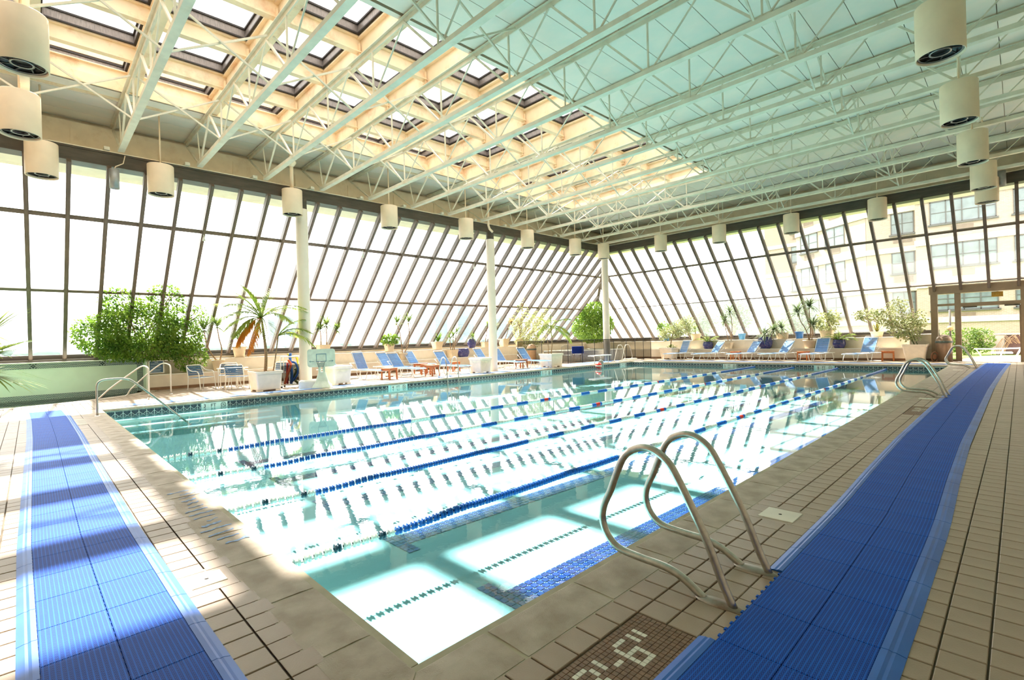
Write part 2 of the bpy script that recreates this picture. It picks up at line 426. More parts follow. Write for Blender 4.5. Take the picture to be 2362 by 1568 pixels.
# hip mullion in the corner
b = MB(); b.bar((xz(ZB - .1), yz(ZB - .1), ZB - .1), (XT, YT, ZT), .16, .18)
o = b.build('corner_hip', M_bronze, None); tag(o, kind='structure', label='bronze hip post where the two glass walls meet'); o.name = 'trim_1'
# dark eave beams
for nm, a, lab in (('trim_2', (XT - .45, XT, YS, YT + .45), 'dark brown eave beam above the left glass wall'), ('trim_3', (XT - .45, 3.5, YT, YT + .45), 'dark brown eave beam above the far glass wall')):
    b = MB(); b.box(a[0], a[1], a[2], a[3], ZT - .02, ZT + .33)
    if nm == 'trim_2': b.box(XT, XT + .02, YS, YT, ZT + .30, ZT + .35)
    else: b.box(XT, 3.5, YT - .02, YT, ZT + .30, ZT + .35)
    o = b.build(nm, M_dark, None); tag(o, kind='structure', label=lab)
b = MB(); b.box(XT - 2.4, XT - .45, YS, YT + 2.4, ZT + .26, ZT + .32); b.box(XT - .45, 3.5, YT + .45, YT + 2.4, ZT + .26, ZT + .32)
o = b.build('trim_4', M_cream); tag(o, kind='structure', label='cream soffit shelf behind the brown eave beams')
# cream fascia girders and the light flange line
b = MB(); b.box(XT - 1.6, XT - 1.4, YS, YT + 1.6, ZT + .3, 7.70); b.box(XT - 2.0, XT - 1.6, YS, YT + 1.6, 7.5, 8.1); b.box(XT + .0, XT + .03, YS, YT, ZT + .35, ZT + .37)
for i in range(-3, 13): b.box(XT - 1.4, XT - 1.37, 2.0 * i + .9, 2.0 * i + 1.04, ZT + .5, 7.5)
o = b.build('trim_5', M_cream); tag(o, kind='structure', label='rust streaked cream girder above the left glass wall')
b = MB(); b.box(XT - 1.6, 3.5, YT + 1.4, YT + 1.6, ZT + .3, 7.70); b.box(XT - 1.6, 3.5, YT + 1.6, YT + 2.0, 7.5, 8.1); b.box(XT, 3.5, YT - .03, YT, ZT + .35, ZT + .37)
for i in range(8): b.box(-15 + 2.475 * i, -14.86 + 2.475 * i, YT + 1.37, YT + 1.4, ZT + .5, 7.5)
o = b.build('trim_6', M_cream); tag(o, kind='structure', label='cream girder above the far glass wall')

# ---- columns
def column(x, y, label):
    t = empty('column', (x, y, 0), label=label, cat='column', group='round ivory columns')
    b = MB(); b.lathe([(.19, 0), (.19, ZT - .35)], n=28); b.build('shaft', M_col, t)
    b = MB(); b.lathe([(.17, ZT - .35), (.17, ZT)], n=20); b.build('neck', M_dark, t)
    return t
column(-16.6, 6.55, 'round ivory column beside the basketball hoop')
column(-16.55, 14.9, 'round ivory column between the two rows of loungers, middle of three')
column(-16.6, 23.75, 'round ivory column inside the mesh fence at the glass corner')

# ---- ceiling panels
ceil = empty('ceiling', (0, 0, 7.8), kind='structure', label='pale aqua plank roof deck above the trusses')
TY = [.03 + 1.79 * i for i in range(-3, 14)]        # truss positions
SKX = (-15.45, -8.5); SKY = (TY[0], TY[12] + 1.79 * 0)
def cpanel(x0, x1, y0, y1):
    b = MB(); g = .006
    b.box(x0 + g, x1 - g, y0, y1, 0, .06); return b
PWX = .69
cuts_r = [SKX[1] + PWX * i for i in range(17)] + [3.4]
cuts_l = [-18.1, -17.45, -16.8, -16.15, SKX[0]]
ys = [YS] + TY[2:] + [25.6]
made = {}
def panels(cx, ylist):
    for x0, x1 in zip(cx[:-1], cx[1:]):
        for y0, y1 in zip(ylist[:-1], ylist[1:]):
            key = (round(x1 - x0, 3), round(y1 - y0, 3))
            if key in made: link('roof_panel', made[key], ceil, (x0, y0, 0))
            else:
                b = MB(); g = .007; w = x1 - x0; h = y1 - y0
                b.box(g, w - g, .01, h - .01, 0, .06); o = b.build('roof_panel', M_ceil, ceil, (x0, y0, 0)); made[key] = o.data
panels(cuts_r, [ys[0]] + ys[2::2] + [25.6])
panels(cuts_l, ys)
mid = [SKX[0] + (SKX[1] - SKX[0]) / 10 * i for i in range(11)]
panels(mid, [TY[15] - 1.79, TY[15], 25.6])
b = MB()
for a in ((-18.2, SKX[0] - .0, YS, 25.7), (SKX[1], 3.6, YS, 25.7), (SKX[0], SKX[1], TY[14], 25.7)): b.box(a[0], a[1], a[2], a[3], .065, .25)
b.build('roof_backing', M_cream, ceil)

# ---- right and rear enclosing walls (outside the frame)
b = MB(); b.box(3.4, 3.6, YS, 30, 0, 7.8); o = b.build('wall_right', M_wallc); tag(o, kind='structure', label='plain cream wall on the right side of the hall')
b = MB(); b.box(-23, 3.6, YS - .2, YS, 0, 7.8); o = b.build('wall_front', M_wallc); tag(o, kind='structure', label='plain cream wall behind the camera')
# ================================================================ ROOF : skylight, trusses, bracing
NB = [-14.1, -11.85, -9.6, -7.25, -5.1, -2.95, -.8, 1.4]       # bottom nodes
NTp = [-18.0, -15.2, -12.95, -10.7, -8.35, -6.1, -4.0, -1.85, .3, 3.3]  # top nodes
ZC0, ZC1 = 6.66, 7.70
def build_truss():
    t = empty('roof_truss', (0, 0, 0), cat='truss', group='roof trusses')
    t['label'] = 'x'
    b = MB(); 
    b.box(-16.45, 3.3, -.07, -.055, ZC0 - .035, ZC0 + .045); b.box(-16.45, 3.3, .055, .07, ZC0 - .035, ZC0 + .045); b.box(-16.45, 3.3, -.07, .07, ZC0 - .05, ZC0 - .035)
    b.build('bottom_chord', M_truss, t)
    b = MB(); b.box(-18.0, 3.3, -.07, .07, ZC1 + .045, ZC1 + .06); b.box(-18.0, 3.3, -.012, .012, ZC1 - .05, ZC1 + .045); b.build('top_chord', M_truss, t)
    def web(p, q, w, nm):
        b = MB(); b.bar((p[0], 0, p[1]), (q[0], 0, q[1]), w, w * .8); b.build(nm, M_truss, t)
    web((-18.0, ZC1), (-16.4, ZC0), .05, 'diagonal')
    for i, x in enumerate(NB):
        web((x, ZC0), (x, ZC1), .035, 'vertical')
        web((x - .04, ZC0), (NTp[i + 1], ZC1), .05, 'diagonal')
        web((x + .04, ZC0), (NTp[i + 2], ZC1), .03, 'diagonal')
    web((-15.2, ZC1), (-16.35, ZC0), .045, 'diagonal'); web((-16.6, ZC1), (-16.3, ZC0), .03, 'vertical')
    b = MB(); b.box(-17.4, -16.5, -.34, -.22, ZC0 - .03, ZC0 + .05); b.build('bearing_pad', M_truss, t)
    b = MB()
    for x in NB: b.cbox((x, 0, ZC0 + .05), .22, .012, .12)
    b.build('gusset_plate', M_truss, t)
    return t
tr0 = build_truss()
for i, y in enumerate(TY):
    n = len(TY) - 1 - i
    lab = ('cream steel roof truss over the pool, nearest the far glass wall' if n == 0 else 'cream steel roof truss over the pool, %s from the far glass wall' % ORD[n])
    if i == 0: tr0.location = (0, y, 0); tr0['label'] = lab
    else: copy_thing(tr0, (0, y, 0), 0, lab)
# cross braces between neighbouring trusses
def build_brace():
    t = empty('cross_brace', (0, 0, 0), cat='brace', group='cross braces between the trusses')
    D = TY[1] - TY[0]
    b = MB(); b.bar((0, .05, ZC0 + .03), (0.0, D - .05, ZC1 - .03), .035, .035); b.build('brace_bar', M_truss, t)
    b = MB(); b.bar((.035, .05, ZC1 - .03), (.035, D - .05, ZC0 + .03), .035, .035); b.build('brace_bar', M_truss, t)
    return t
br0 = build_brace(); first = True
for j, (x, nm) in enumerate(((-14.1, 'beside the left wall'), (-10.5, 'under the skylight middle'), (-7.0, 'just right of the skylight'), (-3.1, 'above the right pool edge'))):
    for i in range(1, len(TY) - 1):
        n = len(TY) - 2 - i
        lab = 'crossed ivory brace bars %s, %s bay from the far wall' % (nm, ORD[n])
        if first: br0.location = (x, TY[i], 0); br0['label'] = lab; first = False
        else: copy_thing(br0, (x, TY[i], 0), 0, lab)
# skylight
sk = empty('skylight', (0, 0, 7.8), label='long rust stained skylight grid of four pane rows above the pool', cat='skylight')
ROWX = [-15.95, -14.12, -12.26, -10.40, -8.55]; ZS0, ZS1, ZG = .0, .42, .79
Y0, Y1 = TY[0], TY[15] - 1.79
# long beams (I sections) along the pool
for i, x in enumerate(ROWX):
    xx = max(x, SKX[0]) if i == 0 else x
    b = MB(); L0, L1 = Y0, Y1
    xx = {0: -15.56, 4: -8.42}.get(i, x)
    b.box(xx - .08, xx + .08, L0, L1, .20, .225); b.box(xx - .012, xx + .012, L0, L1, .22, .53); b.box(xx - .08, xx + .08, L0, L1, .53, .555)
    b.build('long_beam', M_skybeam, sk)
nb = int(round((Y1 - Y0) / 1.79))
cb = None
for j in range(nb + 1):
    y = Y0 + 1.79 * j
    if cb is None:
        b = MB(); b.box(-15.6, -8.4, .06, .24, .02, .05); b.box(-15.6, -8.4, .14, .165, .05, .50); b.box(-15.6, -8.4, .06, .24, .50, .54)
        for x in ROWX[1:4]: b.cbox((x, .10, .26), .12, .05, .3)
        cb = b.build('cross_beam', M_skybeam, sk, (0, y, 0))
    else: link('cross_beam', cb.data, sk, (0, y, 0))
# side fascias closing the raised well
b = MB(); b.box(-15.98, -15.9, Y0, Y1, -.05, .9); b.build('side_fascia', M_skybeam, sk)
b = MB(); b.box(-15.46, -15.43, Y0, Y1, -.02, .24); b.box(-15.46, -15.38, Y0, Y1, -.02, .0); b.build('edge_angle', M_skybeam, sk)
b = MB(); b.box(-8.36, -8.28, Y0, Y1, 0, .9); b.build('side_fascia', M_skybeam, sk)
b = MB(); b.box(-15.9, -8.36, Y1 + .16, Y1 + .24, 0, .9); b.build('side_fascia', M_skybeam, sk)
cm = None; pm = None; sm_ = None; em = None
for j in range(nb):
    y0 = Y0 + 1.79 * j + .24; y1 = Y0 + 1.79 * (j + 1) + .06
    for r in range(4):
        x0 = ROWX[r] + .09; x1 = ROWX[r + 1] - .09
        if r == 0: x0 = -15.82
        if r == 3: x1 = -8.5
        o = (x0, y0, 0)
        w = x1 - x0; h = y1 - y0
        key = (round(w, 3),)
        if ('curb', key) not in made:
            b = MB(); T = .03; za, zb = .59, .76
            b.box(0, T, 0, h, za, zb); b.box(w - T, w, 0, h, za, zb); b.box(T, w - T, 0, T, za, zb); b.box(T, w - T, h - T, h, za, zb)
            c = b.build('curb', M_curb, sk, o); made[('curb', key)] = c.data
            b = MB()
            for q in ((.56, .59), (.76, .80)):
                e = -.02 if q[0] < .6 else -.0
                T2 = .045 if q[0] < .6 else .06
                b.box(e, T2, e, h - e, q[0], q[1]); b.box(w - T2, w - e, e, h - e, q[0], q[1]); b.box(T2, w - T2, e, T2, q[0], q[1]); b.box(T2, w - T2, h - T2, h - e, q[0], q[1])
            s = b.build('curb_seal', M_seal, sk, o); made[('seal', key)] = s.data
            b = MB(); b.add([(0, 0, ZG), (w, 0, ZG), (w, h, ZG), (0, h, ZG)], [(0, 1, 2, 3)]); p = b.build('pane', M_glass2, sk, o); made[('pane', key)] = p.data
        else:
            link('curb', made[('curb', key)], sk, o); link('curb_seal', made[('seal', key)], sk, o); link('pane', made[('pane', key)], sk, o)
# roof skin between the wells
b = MB()
for j in range(nb + 1):
    y = Y0 + 1.79 * j; b.box(-16.0, -8.2, y + .05, y + .25, .56, .68)
for x in ROWX[1:4]: b.box(x - .1, x + .1, Y0, Y1, .56, .68)
b.box(-18.2, -15.8, Y0, Y1 + .3, .62, .9) if False else b.box(-16.3, -15.8, Y0, Y1 + .3, .84, .95)
b.box(-8.52, -8.1, Y0, Y1 + .3, .84, .95); b.box(-16.3, -8.1, Y0 - .3, Y0 + .05, .0, .95)
b.build('roof_skin', M_skybeam, sk)
sk['label'] = 'long rust stained skylight grid of four pane rows above the pool'

# ---------------- cylinder lamps
def build_lamp():
    t = empty('cylinder_lamp', cat='pendant lamp', group='cylinder pendant lamps'); t['label'] = 'x'
    b = MB(); b.lathe([(.0, .80), (.30, .80), (.305, .79), (.305, 0.01), (.30, 0), (.285, .01), (.285, .3)], n=36); b.build('housing', M_lamp, t)
    b = MB(); b.lathe([(.285, .06), (.2, .13), (.17, .13), (.12, .09), (0, .09)], n=28)
    for k in range(8):
        a = 2 * PI * k / 8; b.bar((.14 * math.cos(a), .14 * math.sin(a), .07), (.275 * math.cos(a + .3), .275 * math.sin(a + .3), .055), .02, .012)
    b.build('louvre', M_lampin, t)
    b = MB(); b.lathe([(.115, .055), (.14, .05), (.14, .07), (.115, .07), (.115, .055)], n=24); b.lathe([(.255, .045), (.28, .035), (.283, .05)], n=32); b.build('trim_ring', M_lampring, t)
    b = MB(); b.lathe([(.0, .83), (.06, .83), (.07, .80)], n=14); b.tube([(0, 0, .8), (0, 0, 2.19)], .02, 8); b.build('stem', M_lamp, t)
    return t
lp = build_lamp(); LZ = 5.6
LL = [((-10.2, 0), 'hanging over the left walkway, nearest the camera'), ((-13.4, -.05), 'hanging over the left walkway, second from the camera'), ((-16.25, .29), 'at the near end of the row along the left glass wall'),
      ((-16.3, 2.65), 'second in the row along the left glass wall'), ((-16.3, 6.15), 'overlapping the column beside the basketball hoop'), ((-16.1, 9.55), 'fourth in the row along the left glass wall'),
      ((-15.9, 13.0), 'just left of the middle column'), ((-15.85, 16.6), 'just right of the middle column'), ((-15.75, 20.0), 'second from the glass corner on the left wall'),
      ((-15.6, 22.25), 'hiding the top of the corner column'), ((-12.5, 22.75), 'first right of the glass corner along the far wall'), ((-9.65, 22.95), 'second right of the glass corner along the far wall'),
      ((-6.75, 23.4), 'third right of the glass corner along the far wall'), ((-3.75, 23.4), 'fourth right of the glass corner along the far wall'),
      ((-.72, 23.4), 'farthest in the row over the right walkway'), ((-.71, 21.0), 'second farthest over the right walkway'), ((-.78, 17.5), 'third farthest over the right walkway'),
      ((-.8, 13.8), 'second nearest over the right walkway'), ((-.79, 10.2), 'large and nearest over the right walkway, cut by the frame')]
for i, ((x, y), lab) in enumerate(LL):
    lab = 'ivory cylinder lamp ' + lab
    if i == 0: lp.location = (x, y, LZ); lp['label'] = lab
    else: copy_thing(lp, (x, y, LZ), random.random() * 6, lab)
# two slim grey speakers
for (x, y, z, lab) in ((-16.35, 1.66, 5.6, 'slim grey cylinder speaker between two ivory lamps by the left glass'), (-.35, 23.5, 6.1, 'slim grey cylinder behind the far lamps over the right walkway')):
    t = empty('slim_speaker', (x, y, z), label=lab, cat='speaker')
    b = MB(); b.lathe([(0, .5), (.105, .5), (.105, 0), (.09, 0), (.09, .03), (0, .03)], n=20); b.build('housing', mat('grey_speaker', (168, 170, 168), .4, .3), t)
    b = MB(); b.tube([(0, 0, .5), (0, .03, .58), (-.1, .2, .72), (-.15, .25, .95)], .012, 6); b.build('arm', M_lamp, t)

# conduits and a roof drain pipe
t = empty('ceiling_conduit', (-.5, 9.6, 7.0), label='pair of thin grey conduits beside the second lamp over the right walkway', cat='conduit')
for k in (0, .16): b = MB(); b.tube([(-.1, k, .0), (3.8, k, .0)], .02, 6); b.build('pipe', M_lamp, t)
t = empty('drain_pipe', (-16.3, 14.6, 6.1), label='cream drain pipe elbow hanging above the middle column', cat='pipe')
b = MB(); b.tube([(0, 0, 1.6), (0, 0, .35), (.02, .05, .2), (.1, .16, .06)], .05, 10); b.build('pipe', M_lamp, t); b = MB(); b.lathe([(.06, 1.5), (.16, 1.6), (.16, 1.66)], n=16); b.build('collar', M_cream, t)
t = empty('drain_pipe', (-16.3, 6.15, 6.85), label='cream pipe with flared collar rising from the lamp by the first column', cat='pipe')
b = MB(); b.tube([(.0, .0, -.4), (0, 0, .9)], .06, 10); b.build('pipe', M_lamp, t); b = MB(); b.lathe([(.07, .3), (.15, .42), (.15, .47)], n=16); b.build('collar', M_cream, t)
# ================================================================ POOL
def node_mat(name): 
    m = bpy.data.materials.new(name); m.use_nodes = True; MATS[name] = m
    return m, m.node_tree.nodes, m.node_tree.links
def math_n(n, l, op, a, b=None):
    x = n.new('ShaderNodeMath'); x.operation = op
    for i, v in enumerate((a, b)):
        if v is None: continue
        if isinstance(v, (int, float)): x.inputs[i].default_value = v
        else: l.new(v, x.inputs[i])
    return x.outputs[0]
# water: transparent teal with fresnel mirror and small ripples
m, n, l = node_mat('pool_water')
for x in list(n):
    if x.type != 'OUTPUT_MATERIAL': n.remove(x)
o = [x for x in n if x.type == 'OUTPUT_MATERIAL'][0]
t = n.new('ShaderNodeBsdfTransparent'); t.inputs[0].default_value = (.71, .925, .95, 1)
g = n.new('ShaderNodeBsdfGlossy'); g.inputs['Roughness'].default_value = .0; g.inputs[0].default_value = (1, 1, 1, 1)
tc = n.new('ShaderNodeTexCoord')
n1 = n.new('ShaderNodeTexNoise'); n1.inputs['Scale'].default_value = 2.2; n1.inputs['Detail'].default_value = 2; l.new(tc.outputs['Object'], n1.inputs['Vector'])
n2 = n.new('ShaderNodeTexNoise'); n2.inputs['Scale'].default_value = 11; n2.inputs['Detail'].default_value = 2; l.new(tc.outputs['Object'], n2.inputs['Vector'])
h = math_n(n, l, 'ADD', math_n(n, l, 'MULTIPLY', n1.outputs['Fac'], .25), math_n(n, l, 'MULTIPLY', n2.outputs['Fac'], .14))
bp = n.new('ShaderNodeBump'); bp.inputs['Strength'].default_value = .25; bp.inputs['Distance'].default_value = .01; l.new(h, bp.inputs['Height'])
l.new(bp.outputs[0], g.inputs['Normal'])
fr = n.new('ShaderNodeFresnel'); fr.inputs['IOR'].default_value = 1.38; l.new(bp.outputs[0], fr.inputs['Normal'])
mx = n.new('ShaderNodeMixShader'); l.new(fr.outputs[0], mx.inputs[0]); l.new(t.outputs[0], mx.inputs[1]); l.new(g.outputs[0], mx.inputs[2]); l.new(mx.outputs[0], o.inputs[0])
M_water = m
# patterned waterline tile: dark tile with pale triangle lines (tile local x across, z up)
m, n, l = node_mat('patterned_waterline_tile'); b_ = n['Principled BSDF']; b_.inputs['Roughness'].default_value = .25
tc = n.new('ShaderNodeTexCoord'); sp = n.new('ShaderNodeSeparateXYZ'); l.new(tc.outputs['Object'], sp.inputs[0])
X, Z = sp.outputs['X'], sp.outputs['Z']
ax = math_n(n, l, 'ABSOLUTE', X)
d1 = math_n(n, l, 'ABSOLUTE', math_n(n, l, 'ADD', math_n(n, l, 'SUBTRACT', Z, .035), ax))
d2 = math_n(n, l, 'ABSOLUTE', math_n(n, l, 'ADD', Z, .045))
d3 = math_n(n, l, 'ABSOLUTE', math_n(n, l, 'ADD', math_n(n, l, 'ADD', Z, .045), math_n(n, l, 'MULTIPLY', ax, -.0)))
dm = math_n(n, l, 'MINIMUM', d1, math_n(n, l, 'MINIMUM', d2, ax))
lt = math_n(n, l, 'LESS_THAN', dm, .0055)
nz = n.new('ShaderNodeTexNoise'); nz.inputs['Scale'].default_value = 20; l.new(tc.outputs['Object'], nz.inputs['Vector'])
cr = n.new('ShaderNodeValToRGB'); cr.color_ramp.elements[0].color = (*lin((34, 44, 56)), 1); cr.color_ramp.elements[1].color = (*lin((62, 76, 84)), 1); l.new(nz.outputs['Fac'], cr.inputs['Fac'])
mx = n.new('ShaderNodeMixRGB'); l.new(lt, mx.inputs['Fac']); l.new(cr.outputs[0], mx.inputs[1]); mx.inputs[2].default_value = (*lin((206, 214, 206)), 1); l.new(mx.outputs[0], b_.inputs['Base Color'])
M_wtile = m
M_plate = mat('white_marker_plate', (226, 232, 224), .4, var=.05)
M_ink = mat('black_marker_ink', (24, 26, 28), .5)
M_bottomlane = M_navy

pool = empty('swimming_pool', (PX0, PY0, 0), label='large rectangular lap pool with concrete coping in the middle of the hall', cat='swimming pool')
OFF = (-PX0, -PY0, 0)
def pbuild(b, name, mtl, **k): return b.build(name, mtl, pool, OFF, **k)
# basin : floor slopes from .62 to .95 (apparent depth), walls
b = MB()
zn, zf = -.62, -1.0
b.add([(PX0, PY0, zn), (PX1, PY0, zn), (PX1, PY1, zf), (PX0, PY1, zf)], [(0, 1, 2, 3)])
b.add([(PX0, PY0, zn), (PX0, PY1, zf), (PX0, PY1, -.05), (PX0, PY0, -.05)], [(0, 1, 2, 3)])
b.add([(PX1, PY0, zn), (PX1, PY1, zf), (PX1, PY1, -.05), (PX1, PY0, -.05)], [(3, 2, 1, 0)])
b.add([(PX0, PY0, zn), (PX1, PY0, zn), (PX1, PY0, -.05), (PX0, PY0, -.05)], [(3, 2, 1, 0)])
b.add([(PX0, PY1, zf), (PX1, PY1, zf), (PX1, PY1, -.05), (PX0, PY1, -.05)], [(0, 1, 2, 3)])
pbuild(b, 'basin', M_poolp)
b = MB()
b.box(PX0 + .002, PX0 + .42, PY0 + .002, PY0 + 3.6, -.68, -.26); pbuild(b, 'entry_step', M_poolp)
b = MB(); b.box(PX0 + .42, PX0 + .84, PY0 + .002, PY0 + 3.6, -.70, -.38); pbuild(b, 'entry_step', M_poolp)
b = MB(); b.box(PX0 + .84, PX0 + 1.26, PY0 + .002, PY0 + 3.6, -.70, -.50); pbuild(b, 'entry_step', M_poolp)
for i in range(3): b = MB(); b.box(PX0 + .40 + .42 * i, PX0 + .44 + .42 * i, PY0 + .002, PY0 + 3.6, -.28 - .12 * i, -.255 - .12 * i); pbuild(b, 'step_nosing', M_white)
# lane lines made of small navy tiles (one joined part per lane, plus T cross bars)
def lane_line(x, y0, y1):
    b = MB(); c = .068; g = .0045
    zf_ = lambda y: zn + (zf - zn) * (y - PY0) / (PY1 - PY0) + .006
    ny = int((y1 - y0) / c)
    for j in range(ny):
        for i in range(4):
            xx = x - 2 * c + i * c; yy = y0 + j * c; z = zf_(yy)
            b.add([(xx + g, yy + g, z), (xx + c - g, yy + g, z), (xx + c - g, yy + c - g, z), (xx + g, yy + c - g, z)], [(0, 1, 2, 3)])
    for yb in (y0 - 2 * c, y1):
        for j in range(2):
            for i in range(-5, 5):
                if yb < y0 or True:
                    xx = x + i * c; yy = yb + j * c; z = zf_(yy)
                    b.add([(xx + g, yy + g, z), (xx + c - g, yy + g, z), (xx + c - g, yy + c - g, z), (xx + g, yy + c - g, z)], [(0, 1, 2, 3)])
    return pbuild(b, 'lane_line', M_navy, kind='stuff')
for x in (-2.82, -4.5, -6.15, -7.8, -9.45): lane_line(x, 2.72, 22.4)
# coping stones : curved bullnose section extruded per stone
def cop_prof():
    p = [(CW, -.05), (CW, 0.0), (.24, .002), (.12, .004), (.05, .0), (.012, -.012), (-.012, -.035), (-.012, -.055), (.0, -.07), (.02, -.075), (CW, -.075)]
    return p
def stone(L):
    b = MB(); P = cop_prof(); m_ = len(P); g = .008
    vs = [(q[0], g, q[1]) for q in P] + [(q[0], L - g, q[1]) for q in P]
    fs = [(i, (i + 1) % m_, (i + 1) % m_ + m_, i + m_) for i in range(m_)] + [tuple(range(m_))[::-1], tuple(range(m_, 2 * m_))]
    b.add(vs, fs); return b
st = {}
def place_stone(x, y, rz, L):
    key = round(L, 3)
    if key not in st: o = stone(L).build('coping_stone', M_coping, pool, (x - PX0, y - PY0, 0)); st[key] = o.data; o.rotation_euler = (0, 0, rz)
    else: link('coping_stone', st[key], pool, (x - PX0, y - PY0, random.uniform(-.001, .001)), rz=rz)
LY = (PY1 - PY0 - .5) / 34
for i in range(34): place_stone(PX1, PY0 + .35 + LY * i, 0, LY)                     # right edge: runs +y, outward +x
for i in range(34): place_stone(PX0, PY0 + .35 + LY * (i + 1) - .2, PI, LY)         # left edge
LX = (PX1 - PX0 - .68) / 19
for i in range(19): place_stone(PX0 + .34 + LX * i, PY0, -PI / 2, LX)               # near edge: outward -y
for i in range(19): place_stone(PX0 + .34 + LX * (i + 1), PY1, PI / 2, LX)          # far edge
# mitred corner stones: two per corner
def corner(cx, cy, sx, sy):
    for a in (0, 1):
        b = MB(); L = .34; P = cop_prof(); vs = []
        for q in P:
            vs.append((-L + .005, q[0], q[1]) if a == 0 else (q[0], -L + .005, q[1]))
        for q in P: vs.append((q[0] - .004, q[0] + .004 * 0, q[1]) if a == 0 else (q[0], q[0] - .004, q[1]))
        vs = [(cx + v[0] * sx, cy + v[1] * sy, v[2]) for v in vs]; m_ = len(P)
        b.add(vs, [(i, (i + 1) % m_, (i + 1) % m_ + m_, i + m_) for i in range(m_)] + [tuple(range(m_)), tuple(range(m_, 2 * m_))])
        pbuild(b, 'coping_stone', M_coping)
corner(PX1, PY0, 1, -1); corner(PX0, PY0, -1, -1); corner(PX1, PY1, 1, 1); corner(PX0, PY1, -1, 1)
b = MB()
b.box(PX1 + .005, ox1 + .012, oy0 - .012, oy1 + .012, -.07, -.002); b.box(ox0 - .012, PX0 - .005, oy0 - .012, oy1 + .012, -.07, -.002)
b.box(PX0, PX1, oy0 - .012, PY0 - .005, -.07, -.002); b.box(PX0, PX1, PY1 + .005, oy1 + .012, -.07, -.002)
pbuild(b, 'mortar_bed', M_joint)
# worn blue paint strokes on the near coping
b = MB(); rs_ = random.Random(5)
for i in range(15):
    x = -5.75 + 1.75 * i / 14; w_ = rs_.uniform(.012, .03); y0 = PY0 - rs_.uniform(.06, .12); y1 = PY0 - rs_.uniform(.2, .3); n_ = 6; vs = []
    for k in range(n_ + 1):
        yy = y0 + (y1 - y0) * k / n_; xx = x + rs_.uniform(-.012, .012) + .03 * k / n_; vs += [(xx - w_ * rs_.uniform(.2, 1), yy, .0052), (xx + w_ * rs_.uniform(.2, 1), yy, .0052)]
    b.add(vs, [(2 * k, 2 * k + 1, 2 * k + 3, 2 * k + 2) for k in range(n_)])
pbuild(b, 'blue_paint_wear', mat('worn_blue_paint', (142, 172, 214), .7, scale=40, var=.3), kind='stuff')
# waterline tiles
WT = .155
b = MB(); b.bev(-WT / 2 + .002, WT / 2 - .002, -.006, .0, -.075, .075, .0005); wt = None
marks_left = [(3.53, '3 FT'), (9.2, '4 FT'), (16.9, '5 FT'), (23.2, '5 FT')]
marks_far = [(-9.75, '5 FT'), (-5.8, '6 FT')]
def wtile(x, y, rz):
    global wt
    if wt is None: o = b.build('waterline_tile', M_wtile, pool, (x - PX0, y - PY0, -.155)); o.rotation_euler = (0, 0, rz); wt = o.data
    else: link('waterline_tile', wt, pool, (x - PX0, y - PY0, -.155), rz=rz)
y = PY0 + WT / 2
while y < PY1:
    if all(abs(y - m_[0]) > .36 for m_ in marks_left): wtile(PX0 + .012, y, PI / 2)
    y += WT
x = PX0 + WT / 2
nfar = 0
while x < PX1:
    if all(abs(x - m_[0]) > .36 for m_ in marks_far): wtile(x, PY1 - .012, 0)
    x += WT
def text_mesh(s, size):
    c = bpy.data.curves.new('t', 'FONT'); c.body = s; c.size = size; c.align_x = 'CENTER'; c.align_y = 'CENTER'; c.extrude = .0015
    o = bpy.data.objects.new('t', c); COL.objects.link(o)
    dg = bpy.context.evaluated_depsgraph_get(); me = bpy.data.meshes.new_from_object(o.evaluated_get(dg)); bpy.data.objects.remove(o); return me
def text_obj(s, size, mtl, parent, loc, rot, name='lettering'):
    me = text_mesh(s, size); me.materials.clear(); me.materials.append(mtl)
    o = link(name, me, parent, loc); o.rotation_euler = rot; return o
def marker(pos, txt, wall, label):
    if wall == 'L': t = empty('depth_marker', (PX0 + .020, pos, -.15), PI / 2)
    else: t = empty('depth_marker', (pos, PY1 - .020, -.15), 0)
    # local: x to the reader's right, -y toward the reader
    tag(t, label, 'sign', 'waterline depth markers')
    b2 = MB()
    for i in range(4): b2.bev(-.31 + .155 * i + .002, -.155 + .155 * i - .002, -.0, .006, -.078, .078, .0005)
    b2.build('plate', M_plate, t)
    text_obj(txt.split()[0], .13, M_ink, t, (-.235, -.003, 0), (PI / 2, 0, 0)); text_obj('FT', .12, M_ink, t, (-.03, -.003, 0), (PI / 2, 0, 0))
    b2 = MB(); b2.tube([(.21 + .058 * math.cos(a * PI / 10), -.004, .058 * math.sin(a * PI / 10)) for a in range(20)], .005, 5, closed=True)
    b2.bar((.17, -.004, .04), (.25, -.004, -.04), .009, .004); b2.bar((.185, -.004, -.02), (.225, -.004, .015), .012, .004); b2.lathe([(0, 0), (.01, 0)], (.235, -.004, .02), 8)
    b2.build('no_diving_symbol', M_ink, t)
for (p, s_), lb in zip(marks_left, ('3 FT depth marker plate under the coping near the stair rail', '4 FT depth marker plate between hoop and steel ladder on the left pool wall', 'depth marker plate on the left pool wall below the slender tub palm', 'depth marker plate on the left pool wall closest to the far corner')): marker(p, s_, 'L', lb)
for (p, s_), lb in zip(marks_far, ('depth marker plate on the far pool wall below the third far lounger', 'depth marker plate on the far pool wall nearer the glass doors')): marker(p, s_, 'F', lb)
# water surface
b = MB(); b.add([(PX0, PY0, WZ), (PX1, PY0, WZ), (PX1, PY1, WZ), (PX0, PY1, WZ)], [(0, 1, 2, 3)])
wat = b.build('water', M_water, None, kind='stuff'); tag(wat, 'clear teal pool water mirroring the glass walls', 'water')

